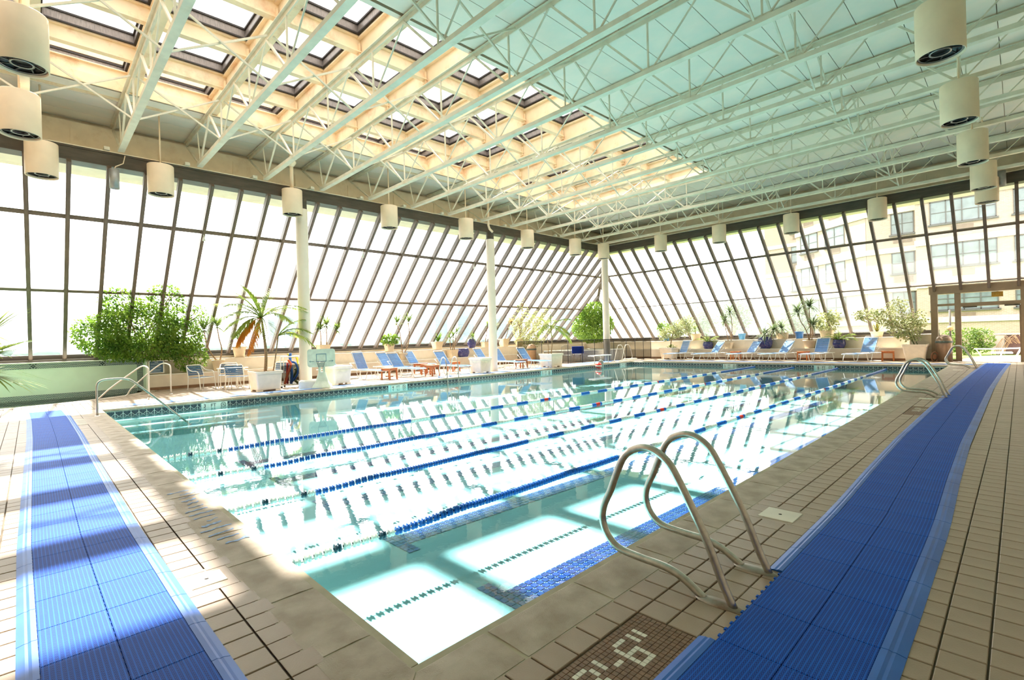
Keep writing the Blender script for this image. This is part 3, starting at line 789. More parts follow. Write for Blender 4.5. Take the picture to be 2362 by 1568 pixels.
# mosaic depth marks set in the deck
M_mosb = mat('brown_mosaic', (132, 98, 70), .5, var=.2, scale=30); M_mosw = mat('ivory_mosaic', (232, 226, 208), .5)
GLY = {'3': ['1110', '0001', '0001', '0110', '0001', '0001', '1110'], "'": ['1', '1', '1', '0', '0', '0', '0'], '-': ['00', '00', '00', '11', '00', '00', '00'],
       '6': ['0111', '1000', '1000', '1111', '1001', '1001', '1111'], '"': ['101', '101', '101', '000', '000', '000', '000'], ' ': ['0'] * 7, '4': ['1001', '1001', '1001', '1111', '0001', '0001', '0001'], '0': ['0110', '1001', '1001', '1001', '1001', '1001', '0110']}
def mosaic(x0, x1, y0, y1, txt, label, flip=False):
    # reader stands on the +x side: text runs +y, top towards -x
    c = .0262; nx = int((x1 - x0) / c); ny = int((y1 - y0) / c); cell = set()
    rows = 7; cols = sum(len(GLY[ch][0]) + 1 for ch in txt) - 1
    c0 = (ny - cols) // 2 if not flip else ny - cols - 3; r0 = 2; k = c0
    if not flip: k = ny - cols - 5
    for ch in txt:
        gl = GLY[ch]
        for r in range(rows):
            for q in range(len(gl[0])):
                if gl[r][q] == '1': cell.add((r0 + r, k + q))
        k += len(gl[0]) + 1
    t = empty('floor_mosaic', (x0, y0, .002), label=label, cat='floor marking', group='mosaic depth marks in the deck')
    bb = MB(); bw = MB(); g = .0015
    for i in range(nx):
        for j in range(ny):
            q = bw if (i, j) in cell else bb
            xx = i * c; yy = j * c
            q.add([(xx + g, yy + g, .0), (xx + c - g, yy + g, .0), (xx + c - g, yy + c - g, .0), (xx + g, yy + c - g, .0), (xx + g, yy + g, -.01), (xx + c - g, yy + g, -.01), (xx + c - g, yy + c - g, -.01), (xx + g, yy + c - g, -.01)],
                  [(0, 1, 2, 3), (0, 4, 5, 1), (1, 5, 6, 2), (2, 6, 7, 3), (3, 7, 4, 0)])
    bb.build('brown_cells', M_mosb, t, kind='stuff'); bw.build('ivory_cells', M_mosw, t, kind='stuff')
    return t
mosaic(*MOSA[0], "3'-6\"", "brown mosaic panel reading 3'-6\" beside the near ladder and blue mat")
mosaic(*MOSA[1], "4'-0\"", 'small pale mosaic depth figures beside the right mat, short of the second ladder')
# left faint mark
t = empty('floor_mosaic', (-13.6, .6, 0), label='faint pale mosaic figures beside the far end of the left mat', cat='floor marking', group='mosaic depth marks in the deck')
bb = MB(); bb.box(0, 1.1, -.02, .2, -.01, -.0005); bb.build('pale_cells', mat('pale_mosaic', (196, 178, 152), .5, scale=60, var=.2), t)
bb = MB()
for i, ch in enumerate('3\' 0"'):
    pass
for i in range(7): bb.box(.2 + .11 * i, .24 + .11 * i, .02 + .03 * (i % 2), .16, -.004, .0008)
bb.build('grey_cells', mat('grey_mosaic', (150, 150, 140), .5), t)
# skimmer lids
lids = ['square cream skimmer lid in the tiles beyond the near ladder', 'square cream skimmer lid short of the second ladder', 'square cream skimmer lid by the farthest ladder', 'square cream skimmer lid between left mat and coping']
M_lid = mat('cream_plastic_lid', (226, 218, 200), .5, var=.08, scale=3)
for (x, y, s_), lb in zip(SK, lids):
    t = empty('skimmer_lid', (x, y, 0), label=lb, cat='lid', group='skimmer lids')
    bb = MB(); h_ = s_ / 2 - .008; bb.bev(-h_, h_, -h_, h_, -.02, .004, .003); bb.build('plate', M_lid, t); bb = MB(); h2 = h_ + .085; bb.box(-h2, h2, -h2 + .03, h2 - .03, -.03, -.0015); bb.build('surround', M_tile, t)
    bb = MB(); bb.lathe([(0, .005), (.012, .005), (.012, .002)], n=12); bb.build('finger_hole', M_seal, t)

# ---------------------------------------------------------------- lane ropes
M_fb = mat('blue_float', (36, 106, 190), .3, var=.1); M_fw = mat('white_float', (236, 236, 228), .35, var=.04); M_fr = mat('red_float', (226, 60, 44), .35); M_fd = mat('dark_teal_float', (40, 74, 92), .35)
def float_mesh(mtl):
    b = MB(); b.lathe([(.010, -.028), (.034, -.022), (.037, -.012), (.020, -.004), (.020, .004), (.034, .010), (.037, .020), (.010, .028)], n=12, smooth=False)
    me = bpy.data.meshes.new('float'); me.from_pydata([(v[0], v[2], v[1]) for v in b.v], [], b.f); me.materials.append(mtl); return me
fm = {k: float_mesh(v) for k, v in dict(b=M_fb, w=M_fw, r=M_fr, d=M_fd).items()}
ropes = [(-3.7, 'lane rope nearest the right deck, blue floats behind the near ladder'), (-5.33, 'second lane rope from the right deck'), (-6.97, 'third lane rope from the right deck'), (-8.6, 'lane rope farthest from the right deck')]
for ri, (x, lb) in enumerate(ropes):
    t = empty('lane_rope', (x, PY0, WZ), label=lb, cat='lane rope', group='lane ropes across the pool')
    L = PY1 - PY0 - .1; n_ = 296; dy = L / n_
    bb = MB(); bb.tube([(0, .02, 0), (0, L + .05, 0)], .005, 6); bb.build('cable', M_steel, t)
    for i in range(n_):
        yy = PY0 + .05 + dy * (i + .5)
        if yy < 2.2: c = 'w' if (i % 5) else 'd'
        elif yy < 5.5: c = 'b'
        elif yy > 20.3: c = 'b'
        else:
            c = 'w' if int((yy - 5.5) / .42) % 2 == 0 else 'b'
        if abs(yy - 9.55) < .08 or abs(yy - 15.2) < .06: c = 'r'
        link('float', fm[c], t, (random.uniform(-.003, .003), yy - PY0, .012 + .010 * math.sin(i * .35) * (1 if yy < 3 else .3)))

# ---------------------------------------------------------------- rails and ladders
def ladder(y, gap, label, mirror=False, full=True, x0=0.0):
    t = empty('pool_ladder', (-1.12, y, 0), label=label, cat='ladder', group='stainless pool ladders')
    P = [(.075, .0), (.02, .13), (-.06, .33), (-.2, .60), (-.27, .70), (-.36, .75), (-.45, .745), (-.54, .69), (-.60, .58), (-.65, .46), (-.70, .36), (-.715, .27), (-.68, .18), (-.60, .12), (-.45, .105), (-.30, .10), (-.20, .075), (-.12, .03), (-.075, 0.0)]
    P = [(.08, 0.0)] + P[1:]
    for s_ in (-gap / 2, gap / 2):
        b = MB(); b.tube(smooth_path([(px, s_, pz) for px, pz in P], 4), .0215, 14); b.build('grab_rail', M_steel, t)
        b = MB(); b.lathe([(.0, .022), (.045, .02), (.06, .008), (.062, 0)], (0, 0, 0), 16); vs = [(v[0] * 2.0, v[1] * .72 + s_, v[2] * .7) for v in b.v]; b.v = vs
        b.build('foot_plate', mat('worn_steel_plate', (160, 152, 140), .5, .8, scale=20, rust=(120, 76, 44), rust_amt=.8), t)
    for k, z in enumerate((-.32, -.5)):
        b = MB(); b.box(-.80, -.74, -gap / 2, gap / 2, z, z + .03); b.build('step', M_white, t)
    b = MB()
    for s_ in (-gap / 2, gap / 2): b.tube([(-.76, s_, -.06), (-.76, s_, -.55)], .019, 8)
    b.build('lower_rail', M_steel, t)
    return t
ladder(2.785, .51, 'large curved stainless pool ladder rails in the foreground beside the blue mat')
ladder(13.2, .51, 'curved stainless pool ladder rails half way along the right pool edge')
ladder(22.85, .45, 'curved stainless pool ladder rails near the glass doors at the far right')
def stair_rail(name, P, lab, r=.021, m_=None, cat='handrail'):
    t = empty(name, P[0], label=lab, cat=cat)
    o = Vector(P[0]); b = MB(); b.tube([Vector(p) - o for p in smooth_path(P, 4)], r, 12); b.build('rail', m_ or M_steel, t)
    b = MB(); b.lathe([(.0, .02), (.04, .018), (.05, 0)], n=14); b.build('foot_collar', M_steel, t)
    return t
stair_rail('stair_rail', [(-13.8, 1.0, 0), (-13.8, 1.0, .35), (-13.8, 1.0, .62), (-13.8, 1.04, .73), (-13.8, 1.14, .775), (-13.8, 1.36, .78), (-13.8, 1.5, .76), (-13.8, 1.62, .70), (-13.8, 2.0, .32), (-13.8, 2.35, -.06), (-13.8, 2.7, -.42)],
           'steel stair handrail dipping into the near left pool corner')
M_warm = mat('warm_steel_tube', (232, 226, 216), .35, .6, var=.05)
stair_rail('spa_rail', [(-17.5, 2.42, 0), (-17.5, 2.42, .4), (-17.5, 2.42, .78), (-17.55, 2.40, .88), (-17.68, 2.33, .92), (-17.82, 2.25, .88), (-18.0, 2.05, .70), (-18.2, 1.6, .30), (-18.35, 1.35, .02), (-18.45, 1.15, -.12)],
           'steel handrail at the near side of the green spa basin', m_=M_warm)
stair_rail('spa_rail', [(-18.4, 3.1, 0), (-18.4, 3.1, .4), (-18.4, 3.1, .82), (-18.5, 3.06, .92), (-18.65, 2.98, .95), (-18.8, 2.88, .9), (-18.95, 2.6, .64), (-19.1, 2.2, .2), (-19.15, 2.1, .02), (-19.2, 1.9, -.12)],
           'steel handrail at the far side of the green spa basin, before the notice board', m_=M_warm)

# ---------------------------------------------------------------- blue mats
m, n, l = node_mat('blue_lattice_mat'); b_ = n['Principled BSDF']; b_.inputs['Roughness'].default_value = .6; b_.inputs['Specular IOR Level'].default_value = .15
tc = n.new('ShaderNodeTexCoord'); sp = n.new('ShaderNodeSeparateXYZ'); l.new(tc.outputs['Object'], sp.inputs[0]); X, Y = sp.outputs['X'], sp.outputs['Y']
def stripe(v, p, w):
    f = math_n(n, l, 'FRACT', math_n(n, l, 'DIVIDE', v, p)); return math_n(n, l, 'LESS_THAN', math_n(n, l, 'ABSOLUTE', math_n(n, l, 'SUBTRACT', f, .5)), w)
zig = math_n(n, l, 'PINGPONG', Y, .009)
s1 = stripe(X, .0192, .13); s2 = stripe(math_n(n, l, 'ADD', X, math_n(n, l, 'MULTIPLY', zig, 1.06)), .0096, .24)
s0 = math_n(n, l, 'MAXIMUM', s1, s2)
nz = n.new('ShaderNodeTexNoise'); nz.inputs['Scale'].default_value = 3; l.new(tc.outputs['Object'], nz.inputs['Vector'])
cr = n.new('ShaderNodeValToRGB'); cr.color_ramp.elements[0].color = (*lin((10, 84, 190)), 1); cr.color_ramp.elements[1].color = (*lin((24, 106, 220)), 1); l.new(nz.outputs['Fac'], cr.inputs['Fac'])
mx = n.new('ShaderNodeMixRGB'); l.new(s0, mx.inputs['Fac']); mx.inputs[1].default_value = (*lin((4, 34, 112)), 1); l.new(cr.outputs[0], mx.inputs[2]); l.new(mx.outputs[0], b_.inputs['Base Color'])
bp = n.new('ShaderNodeBump'); bp.inputs['Strength'].default_value = .6; bp.inputs['Distance'].default_value = .003; l.new(s0, bp.inputs['Height']); l.new(bp.outputs[0], b_.inputs['Normal'])
M_mat = m
M_ramp = mat('blue_ramp_strip', (30, 104, 200), .45, scale=2, col2=(20, 88, 178))
MT = .012
def mat_thing(name, lab, axis, c_of, u0, u1, W_, rampA, rampB):
    """axis 'y': runs along y, c_of(u) = centre x. module size .27 x .405"""
    t = empty(name, (0, 0, 0), label=lab, cat='mat')
    ML = .405; MW = W_ / 2; nmod = int((u1 - u0) / ML)
    b = MB(); g = .0015
    b.bev(-MW / 2 + g, MW / 2 - g, -ML / 2 + g, ML / 2 - g, .0, MT, .0015)
    for i in range(6): b.box(-MW / 2 - .012, -MW / 2 + g, -ML / 2 + .03 + .067 * i, -ML / 2 + .05 + .067 * i, .001, .008)
    me = bpy.data.meshes.new('mat_module'); me.from_pydata(b.v, [], b.f); me.materials.append(M_mat)
    for i in range(nmod):
        u = u0 + ML * (i + .5); c = c_of(u); sl = (c_of(u + .1) - c_of(u - .1)) / .2
        for s_ in (-1, 1):
            jit = (.07 if s_ > 0 else 0)
            off = s_ * MW / 2
            if axis == 'y': link('mat_module', me, t, (c + off, u, .0), rz=-math.atan(sl))
            else: link('mat_module', me, t, (u, c + off, 0), rz=PI / 2 + math.atan(sl))
    # ramps
    for s_, (wr, segs) in ((-1, rampA), (1, rampB)):
        for (a, e) in segs:
            n_ = max(1, int((e - a) / ML))
            for i in range(n_):
                p = a + (e - a) * i / n_; q = a + (e - a) * (i + 1) / n_; vs = []
                w_ = wr if not callable(wr) else wr((p + q) / 2)
                for u in (p + .002, q - .002):
                    c = c_of(u) + s_ * W_ / 2
                    for d_, z_ in ((0, 0), (0, MT), (w_ * .3, MT * 1.15), (w_ * .45, MT * .75), (w_ * .6, MT * .85), (w_, .002), (w_, 0)):
                        vs.append((c + s_ * d_, u, z_) if axis == 'y' else (u, c + s_ * d_, z_))
                fs = [(k, k + 1, k + 8, k + 7) for k in range(6)] + [(6, 0, 7, 13), tuple(range(7)), tuple(range(7, 14))]
                b = MB(); b.add(vs, fs); b.build('ramp_strip', M_ramp, t)
    return t
def interp(pts):
    xs = [p[0] for p in pts]; ys_ = [p[1] for p in pts]
    return lambda u: float(np.interp(u, xs, ys_))
cR = interp([(0, -.725), (3, -.72), (4.5, -.725), (6, -.765), (8, -.80), (12, -.80), (15, -.80), (20, -.74), (24, -.67), (26, -.62)])
mat_thing('pool_mat', 'long blue lattice walkway mat along the right deck', 'y', cR, .6, 25.9, .54, (.075, [(.6, 2.2), (3.1, 25.8)]), (.09, [(.6, 25.8)]))
cL = interp([(-16.2, .22), (-14, .26), (-11, .27), (-8, .255), (-5, .245), (-3, .27), (-1, .30)])
mat_thing('pool_mat', 'long blue lattice walkway mat on the left deck, striped by sun and shade', 'x', cL, -16.0, -1.3, .54, (.075, [(-16.0, -1.3)]), (.075, [(-16.0, -1.3)]))
# thin blue mats along the left deck and the far deck
for nm, a, lab in (('deck_runner', (-16.1, -15.62, 1.6, 17.8), 'blue runner mat in a sun-washed tone along the deck below the left loungers'), ('deck_runner', (-16.8, -15.9, 19.0, 24.6), 'blue mat on the deck inside the mesh fence'), ('deck_runner', (-13.8, -1.3, 24.75, 25.15), 'thin blue runner mat along the far deck')):
    t = empty(nm, (a[0], a[2], 0), label=lab, cat='mat'); b = MB(); b.bev(0, a[1] - a[0], 0, a[3] - a[2], 0, .01, .004); b.build('sheet', mat('sunwashed_blue_runner', (128, 164, 222), .6, scale=30), t)  # the sun's wash is put into these lighter blues
    b = MB(); w_, h_ = a[1] - a[0], a[3] - a[2]; b.box(-.04, 0, 0, h_, 0, .006); b.box(w_, w_ + .04, 0, h_, 0, .006); b.build('border', mat('sunwashed_blue_border', (108, 148, 214), .6), t)

# ---------------------------------------------------------------- spa basin at the left
M_mint = mat('mint_render', (232, 242, 228), .7, var=.04, scale=2)
m, n, l = node_mat('small_blue_brick_mosaic'); b_ = n['Principled BSDF']; b_.inputs['Roughness'].default_value = .3
tc = n.new('ShaderNodeTexCoord'); sp = n.new('ShaderNodeSeparateXYZ'); l.new(tc.outputs['Object'], sp.inputs[0]); cb_ = n.new('ShaderNodeCombineXYZ'); l.new(sp.outputs['Y'], cb_.inputs[0]); l.new(sp.outputs['Z'], cb_.inputs[1])
bk = n.new('ShaderNodeTexBrick'); l.new(cb_.outputs[0], bk.inputs['Vector']); bk.inputs['Scale'].default_value = 1; bk.inputs['Brick Width'].default_value = .055; bk.inputs['Row Height'].default_value = .028; bk.inputs['Mortar Size'].default_value = .004
bk.inputs['Color1'].default_value = (*lin((70, 96, 110)), 1); bk.inputs['Color2'].default_value = (*lin((50, 74, 92)), 1); bk.inputs['Mortar'].default_value = (*lin((222, 226, 214)), 1); l.new(bk.outputs['Color'], b_.inputs['Base Color'])
M_mosblue = m
spa = empty('spa_pool', (-20.5, 0, 0), label='green spa basin with a mint rendered wall and blue mosaic border', cat='spa')
so = (20.5, 0, 0)
b = MB(); b.box(-21.5, -21.2, -5.98, 2.80, -.35, 1.06); b.box(-21.2, -20.6, 2.78, 2.83, -.1, 1.06); b.build('back_wall', M_mint, spa, so)
b = MB(); b.box(-21.2, -21.19, -5.98, 2.78, .90, 1.05); b.box(-21.2, -21.19, 2.61, 2.78, .0, .92); b.box(-21.2, -21.188, -5.98, 2.6, -.07, .09); b.build('mosaic_border', M_mosblue, spa, so)
b = MB(); b.box(-21.5, -21.15, -5.98, 2.83, 1.06, 1.09); b.build('wall_cap', M_white, spa, so)
M_medal = mat('black_medallion', (40, 46, 52), .3)
for y in (-4.1, -1.75, .05, 1.7, 2.66):
    b = MB()
    for i, j in ((0, 1), (0, -1), (1, 0), (-1, 0)): b.cbox((-21.186, y + .035 * i + .0, .975 + .035 * j), .006, .035, .035)
    for i, j in ((1, 1), (1, -1), (-1, 1), (-1, -1)): b.cbox((-21.186, y + .065 * i, .975 + .06 * j), .006, .03, .03)
    b.build('medallion', M_medal, spa, so)
N_ = 40; pts = []
for i in range(N_ + 1):
    a = -PI / 2 + PI * i / N_; pts.append((-21.2 + 3.35 * math.cos(a), -1.6 + 4.35 * math.sin(a)))
def ring(r0, r1, z0, z1):
    b = MB(); vs = []
    for (x, y) in pts:
        dx, dy = x + 21.2, y + 1.6; L_ = math.hypot(dx, dy); ux, uy = dx / L_, dy / L_
        vs += [(x + ux * r0, y + uy * r0, z0), (x + ux * r0, y + uy * r0, z1), (x + ux * r1, y + uy * r1, z1), (x + ux * r1, y + uy * r1, z0)]
    fs = []
    for i in range(N_):
        for k in range(4): fs.append((4 * i + k, 4 * i + (k + 1) % 4, 4 * i + 4 + (k + 1) % 4, 4 * i + 4 + k))
    b.add(vs, fs); return b
ring(0, .38, -.1, .006).build('spa_coping', M_coping, spa, so)
b = MB(); b.box(-21.2, -17.5, 2.85, 3.2, -.25, -.012); b.build('outer_bed', M_grout, spa, so)
ring(.3, 2.2, -.25, -.0125).build('outer_bed', M_grout, spa, so)
ring(-.02, .0, -.35, -.03).build('spa_tile_ring', M_mosblue, spa, so)
b = MB(); b.add([(x, y, -.33) for x, y in pts], [tuple(range(N_ + 1))]); b.build('spa_floor', mat('green_spa_plaster', (168, 214, 184), .6), spa, so)
M_spaw = glassy('spa_water', (.60, .84, .70), 1.0)
b = MB(); b.add([(x, y, -.06) for x, y in pts], [tuple(range(N_ + 1))]); w2 = b.build('water', M_spaw, None, kind='stuff'); tag(w2, 'still green water in the curved spa basin', 'water')
# ================================================================ PLANTS
R_ = random.Random(11)
def leaf_quad(b, c, d, n_, L, w):
    """diamond leaf folded on its midrib; c base, d direction, n normal"""
    s_ = d.cross(n_).normalized() * w; m_ = c + d * (L * .45)
    b.add([c, m_ + s_ + n_ * w * .25, c + d * L, m_ - s_ + n_ * w * .25], [(0, 1, 2), (0, 2, 3)])
def rvec():
    while True:
        v = Vector((R_.uniform(-1, 1), R_.uniform(-1, 1), R_.uniform(-1, 1)))
        if .05 < v.length < 1: return v
def crown(b, blobs, n_, L, w, droop=.5, shell=.55):
    tot = sum(r[0] * r[1] * r[2] for c, r in blobs)
    for c, r in blobs:
        k = int(n_ * (r[0] * r[1] * r[2]) / tot)
        for i in range(k):
            v = rvec().normalized() * (shell + (1 - shell) * R_.random() ** .6)
            p = Vector((c[0] + v.x * r[0], c[1] + v.y * r[1], c[2] + v.z * r[2]))
            d = (v * .7 + rvec() * .8 + Vector((0, 0, -droop))).normalized(); nn = d.cross(rvec()).normalized()
            leaf_quad(b, p, d, nn, L * R_.uniform(.7, 1.3), w * R_.uniform(.8, 1.2))
def twigs(b, base, blobs, r=.02, per=3):
    for c, rr in blobs:
        for i in range(per):
            v = rvec() * .7; e = Vector((c[0] + v.x * rr[0], c[1] + v.y * rr[1], c[2] + v.z * rr[2])); m_ = (Vector(base) + Vector(c)) / 2 + rvec() * .08
            b.tube(smooth_path([base, m_, Vector(c) * .6 + e * .4, e], 2), r, 5, rs=None)
def pot_square(name, parent, h, w_top, w_bot, mtl, z=0.0, feet=True):
    b = MB(); a, c = w_bot / 2, w_top / 2
    b.sqlathe([(a * .98, .0 + (.05 if feet else 0)), (a, .07), (c * .96, h * .86), (c * .965, h * .87), (c * 1.03, h * .88), (c * 1.04, h), (c * .96, h), (c * .94, h * .9)], (0, 0, z), r=.05)
    if feet:
        for sx in (-1, 1):
            for sy in (-1, 1): b.cbox((sx * a * .75, sy * a * .75, z + .03), a * .45, a * .45, .06)
    b.build(name, mtl, parent)
    b = MB(); b.sqlathe([(c * .93, h * .9), (c * .93, h * .91)], (0, 0, z), r=.04); b.build('soil', M_soil, parent)
def pot_round(name, parent, prof, mtl, soil_r, soil_z):
    b = MB(); b.lathe(prof, n=26, capb=True); b.build(name, mtl, parent)
    b = MB(); b.lathe([(0, soil_z), (soil_r, soil_z)], n=20); b.build('soil', M_soil, parent)
def ovoid(h, r): return [(r * .62, 0), (r * .8, h * .12), (r * .97, h * .4), (r, h * .62), (r * .93, h * .82), (r * .84, h * .93), (r * .9, h), (r * .82, h), (r * .76, h * .9)]
def taper(h, rt, rb): return [(rb, 0), (rt * .97, h * .88), (rt * 1.04, h * .88), (rt * 1.05, h), (rt * .96, h), (rt * .93, h * .9)]
def blade(b, c, d, L, w, bend, seg=4):
    """long strap leaf"""
    up = Vector((0, 0, 1)); s_ = d.cross(up)
    s_ = s_.normalized() if s_.length > .05 else Vector((1, 0, 0)); p = Vector(c); dd = d.normalized(); vs = []
    for i in range(seg + 1):
        t = i / seg; ww = w * (1 - t) ** .7 * (1 if i else .7) * (.5 + .5 * min(1, t * 5 + .4))
        if i == seg: vs.append(p.copy())
        else: vs += [p + s_ * ww, p - s_ * ww]
        p = p + dd * (L / seg); dd = (dd + Vector((0, 0, -bend / seg))).normalized()
    fs = [(2 * i, 2 * i + 1, 2 * i + 3, 2 * i + 2) for i in range(seg - 1)] + [(2 * seg - 2, 2 * seg - 1, 2 * seg)]
    b.add(vs, fs)
def rosette(c, n_, L, w, bend=.9, lo=-.2, hi=1.0):
    b = MB()
    for i in range(n_):
        a = i * 2.399 + R_.uniform(-.3, .3); t = i / n_; e = lo + (hi - lo) * t + R_.uniform(-.1, .1)
        d = Vector((math.cos(a) * math.cos(e), math.sin(a) * math.cos(e), math.sin(e)))
        blade(b, Vector(c) + Vector((0, 0, .1 * t)), d, L * R_.uniform(.75, 1.1), w, bend)
    return b
def dracaena(t, stems, mtl, n_=46, L=.42, w=.014, bend=.8):
    """stems: list of point lists, rosette at each end"""
    L *= 1.3; w *= 1.15
    for P in stems:
        b = MB(); sp_ = smooth_path(P, 3); b.tube(sp_, .02, 7, rs=[.026 - .010 * i / len(sp_) for i in range(len(sp_))]); b.build('stem', M_trunk, t)
        rosette(P[-1], n_, L, w, bend).build('leaf_rosette', mtl, t)
def frond(base, d, L, sag, nl, ll, mtl, t, w=.022, dead=False):
    """palm frond: arching rib with two rows of leaflets"""
    P = [Vector(base)]; dd = Vector(d).normalized(); seg = 9
    for i in range(seg): P.append(P[-1] + dd * (L / seg)); dd = (dd + Vector((0, 0, -sag / seg))).normalized()
    b = MB(); b.tube(P, .012, 5, rs=[.015 * (1 - .8 * i / seg) + .002 for i in range(seg + 1)])
    up = Vector((0, 0, 1))
    for i in range(nl):
        s0 = .16 + .84 * i / nl; f = s0 * seg; k = min(int(f), seg - 1); p = P[k].lerp(P[k + 1], f - k); tg = (P[k + 1] - P[k]).normalized()
        sd_ = tg.cross(up); sd_ = sd_.normalized() if sd_.length > .05 else Vector((1, 0, 0))
        l_ = ll * math.sin(PI * min(1, .25 + s0 * .72)) * R_.uniform(.85, 1.1)
        for q in (-1, 1):
            dv = (sd_ * q * .8 + tg * .75 + up * R_.uniform(-.25, .12) - up * (.5 if dead else 0)).normalized(); blade(b, p, dv, l_, w, .7, 3)
    return b.build('frond', mtl, t)

def fan_leaf(t, base, d, stem, r, mtl):
    b = MB(); d = Vector(d).normalized(); e = Vector(base) + d * stem; b.tube([base, (Vector(base) + e) / 2 + Vector((0, 0, .05)), e], .008, 5)
    up = Vector((0, 0, 1)); s_ = d.cross(up).normalized(); n_ = s_.cross(d).normalized()
    for i in range(26):
        a = -2.2 + 4.4 * i / 25; dv = (d * math.cos(a) + s_ * math.sin(a) + n_ * .15).normalized(); blade(b, e, dv, r * R_.uniform(.85, 1.05), .022, .45, 4)
    return b.build('fan_leaf', mtl, t)

# big weeping fig on the left ledge -----------------------------------------
def bush(name, loc, label, blobs, n_, mtl, L=.085, w=.024, base=(0, 0, 0), droop=.5, pot=None, cat='shrub', shell=.5, per=3, tr=.03):
    t = empty(name, loc, label=label, cat=cat)
    b = MB(); crown(b, blobs, n_, L, w, droop, shell); b.build('foliage', mtl, t, kind='stuff')
    b = MB(); c0 = blobs[0][0]; twigs(b, base, blobs, tr * .45, per); b.build('branches', M_trunk, t, kind='stuff')
    if pot: pot(t)
    return t
def tub(t): pot_round('pot', t, taper(.42, .26, .19), M_pott, .24, .38)
bush('weeping_fig', (-21.3, 2.75, 1.1), 'big dense green weeping fig spilling over the mint spa wall', [((.3, 0, .95), (.9, 1.25, .85)), ((.2, -1.0, .75), (.7, .75, .65)), ((.15, 1.15, .7), (.7, .75, .7)), ((.6, .2, .35), (.7, 1.3, .45)),
     ((.65, 1.35, .0), (.45, .55, .55)), ((.15, -.3, 1.75), (.5, .6, .5)), ((.1, .9, 1.9), (.5, .55, .55)), ((.0, 1.7, 1.4), (.4, .4, .5)), ((.5, -.7, .3), (.5, .6, .35))], 15000, M_leafd, .10, .028, (0, 0, .3), .5, tub, per=4)
# corner bush
bush('weeping_fig', (-20.2, 27.0, 1.03), 'round bright green fig bush in the glass corner behind the column', [((.4, -.3, 1.1), (1.35, 1.35, 1.1)), ((.3, -.2, 1.9), (.9, .9, .75)), ((.9, -.9, .7), (.9, .9, .6))], 9500, M_leaf, .12, .04, (0, 0, .3), .4, tub)
# airy fig right of the middle column
bush('weeping_fig', (-20.9, 20.95, .99), 'airy pale green fig on the ledge right of the middle column', [((.2, .2, 1.1), (.9, 1.2, .95)), ((.2, -.9, 1.6), (.6, .6, .7)), ((.3, 1.2, 1.1), (.7, .8, .7)), ((.45, .4, .35), (.7, 1.2, .5)), ((.1, 1.0, 1.9), (.5, .5, .4)), ((.1, -.9, 2.3), (.3, .3, .4))],
     3600, M_leafp, .10, .028, (0, 0, .35), .3, tub, shell=.2)
# palms ----------------------------------------------------------------------
t = empty('potted_palm', (-16.65, 5.3, 0), label='tall palm with orange dead fronds in the square cream planter near the table', cat='palm')
pot_square('planter', t, .62, .80, .70, M_potc)
b = MB(); b.tube(smooth_path([(.0, 0, .5), (.02, .03, 1.2), (-.03, -.02, 1.9), (-.06, -.05, 2.35)], 3), .04, 8, rs=[.055, .05, .048, .045, .043, .04, .038, .036, .034, .03]); b.build('trunk', M_trunk, t)
b = MB(); b.tube(smooth_path([(.12, .18, .5), (.16, .26, 1.0), (.18, .36, 1.75)], 3), .02, 7); b.build('trunk', M_trunk, t)
top = (-.06, -.05, 2.3)
FR = [((-.4, -1, .9), 1.5, 1.0, 0), ((.5, -1, .55), 1.5, 1.2, 0), ((-.2, .35, 1.2), 1.3, 1.1, 0), ((.2, 1, .8), 1.5, 1.3, 0), ((.1, -.5, 1.4), 1.2, 1.0, 0), ((-.7, .6, .8), 1.4, 1.3, 0), ((.9, .5, .5), 1.3, 1.5, 0), ((.3, -.9, .0), 1.25, 1.6, 0), ((.7, -.3, .8), 1.2, 1.2, 0),
      ((.5, -1, 1.0), 1.5, 1.3, 0), ((-.3, -.8, 1.5), 1.2, .9, 0), ((.6, .9, 1.0), 1.5, 1.4, 0), ((.9, -.1, -.1), 1.2, 1.6, 0), ((.2, -.7, -.2), 1.3, 1.8, 1), ((.45, -.5, -.5), 1.45, 1.3, 1), ((-.1, -.8, .2), 1.2, 1.5, 0)]
for d_, L_, sg, dead in FR: frond(top, d_, L_, sg, 38, .55, M_palmo if dead else M_palm, t, .017, dead)
for d_, L_, sg in (((.2, 1, .8), 1.0, 1.5), ((.5, .8, .3), 1.1, 1.6), ((-.4, 1, .6), .9, 1.4), ((.1, .9, 1.3), .9, 1.2)): frond((.18, .36, 1.72), d_, L_ * 1.15, sg, 30, .48, M_palm, t)
t = empty('potted_palm', (-16.0, 18.2, 0), label='slender palm in the pale tub before the mesh fence', cat='palm')
pot_square('planter', t, .66, .86, .76, M_potc)
b = MB(); b.tube(smooth_path([(0, 0, .5), (.04, .05, 1.2), (0, .02, 2.0)], 3), .025, 7); b.build('trunk', M_trunk, t)
b = MB(); b.tube(smooth_path([(-.1, -.1, .5), (-.1, -.08, 1.0), (-.12, -.14, 1.55)], 3), .02, 7); b.build('trunk', M_trunk, t)
for d_, L_, sg in (((-.9, -.9, 1.3), 1.25, .7), ((.3, 1, .9), 1.2, 1.1), ((.4, .9, -.1), 1.3, 1.5), ((.2, -1, .4), 1.3, 1.8), ((-.6, .8, .9), 1.0, 1.0), ((.6, -.6, .3), 1.2, 1.9), ((.8, .3, .2), 1.0, 1.6), ((-.1, .2, 1.4), .9, .8)): frond((0, .02, 1.95), d_, L_ * 1.15, sg, 30, .5, M_palm, t, .028)
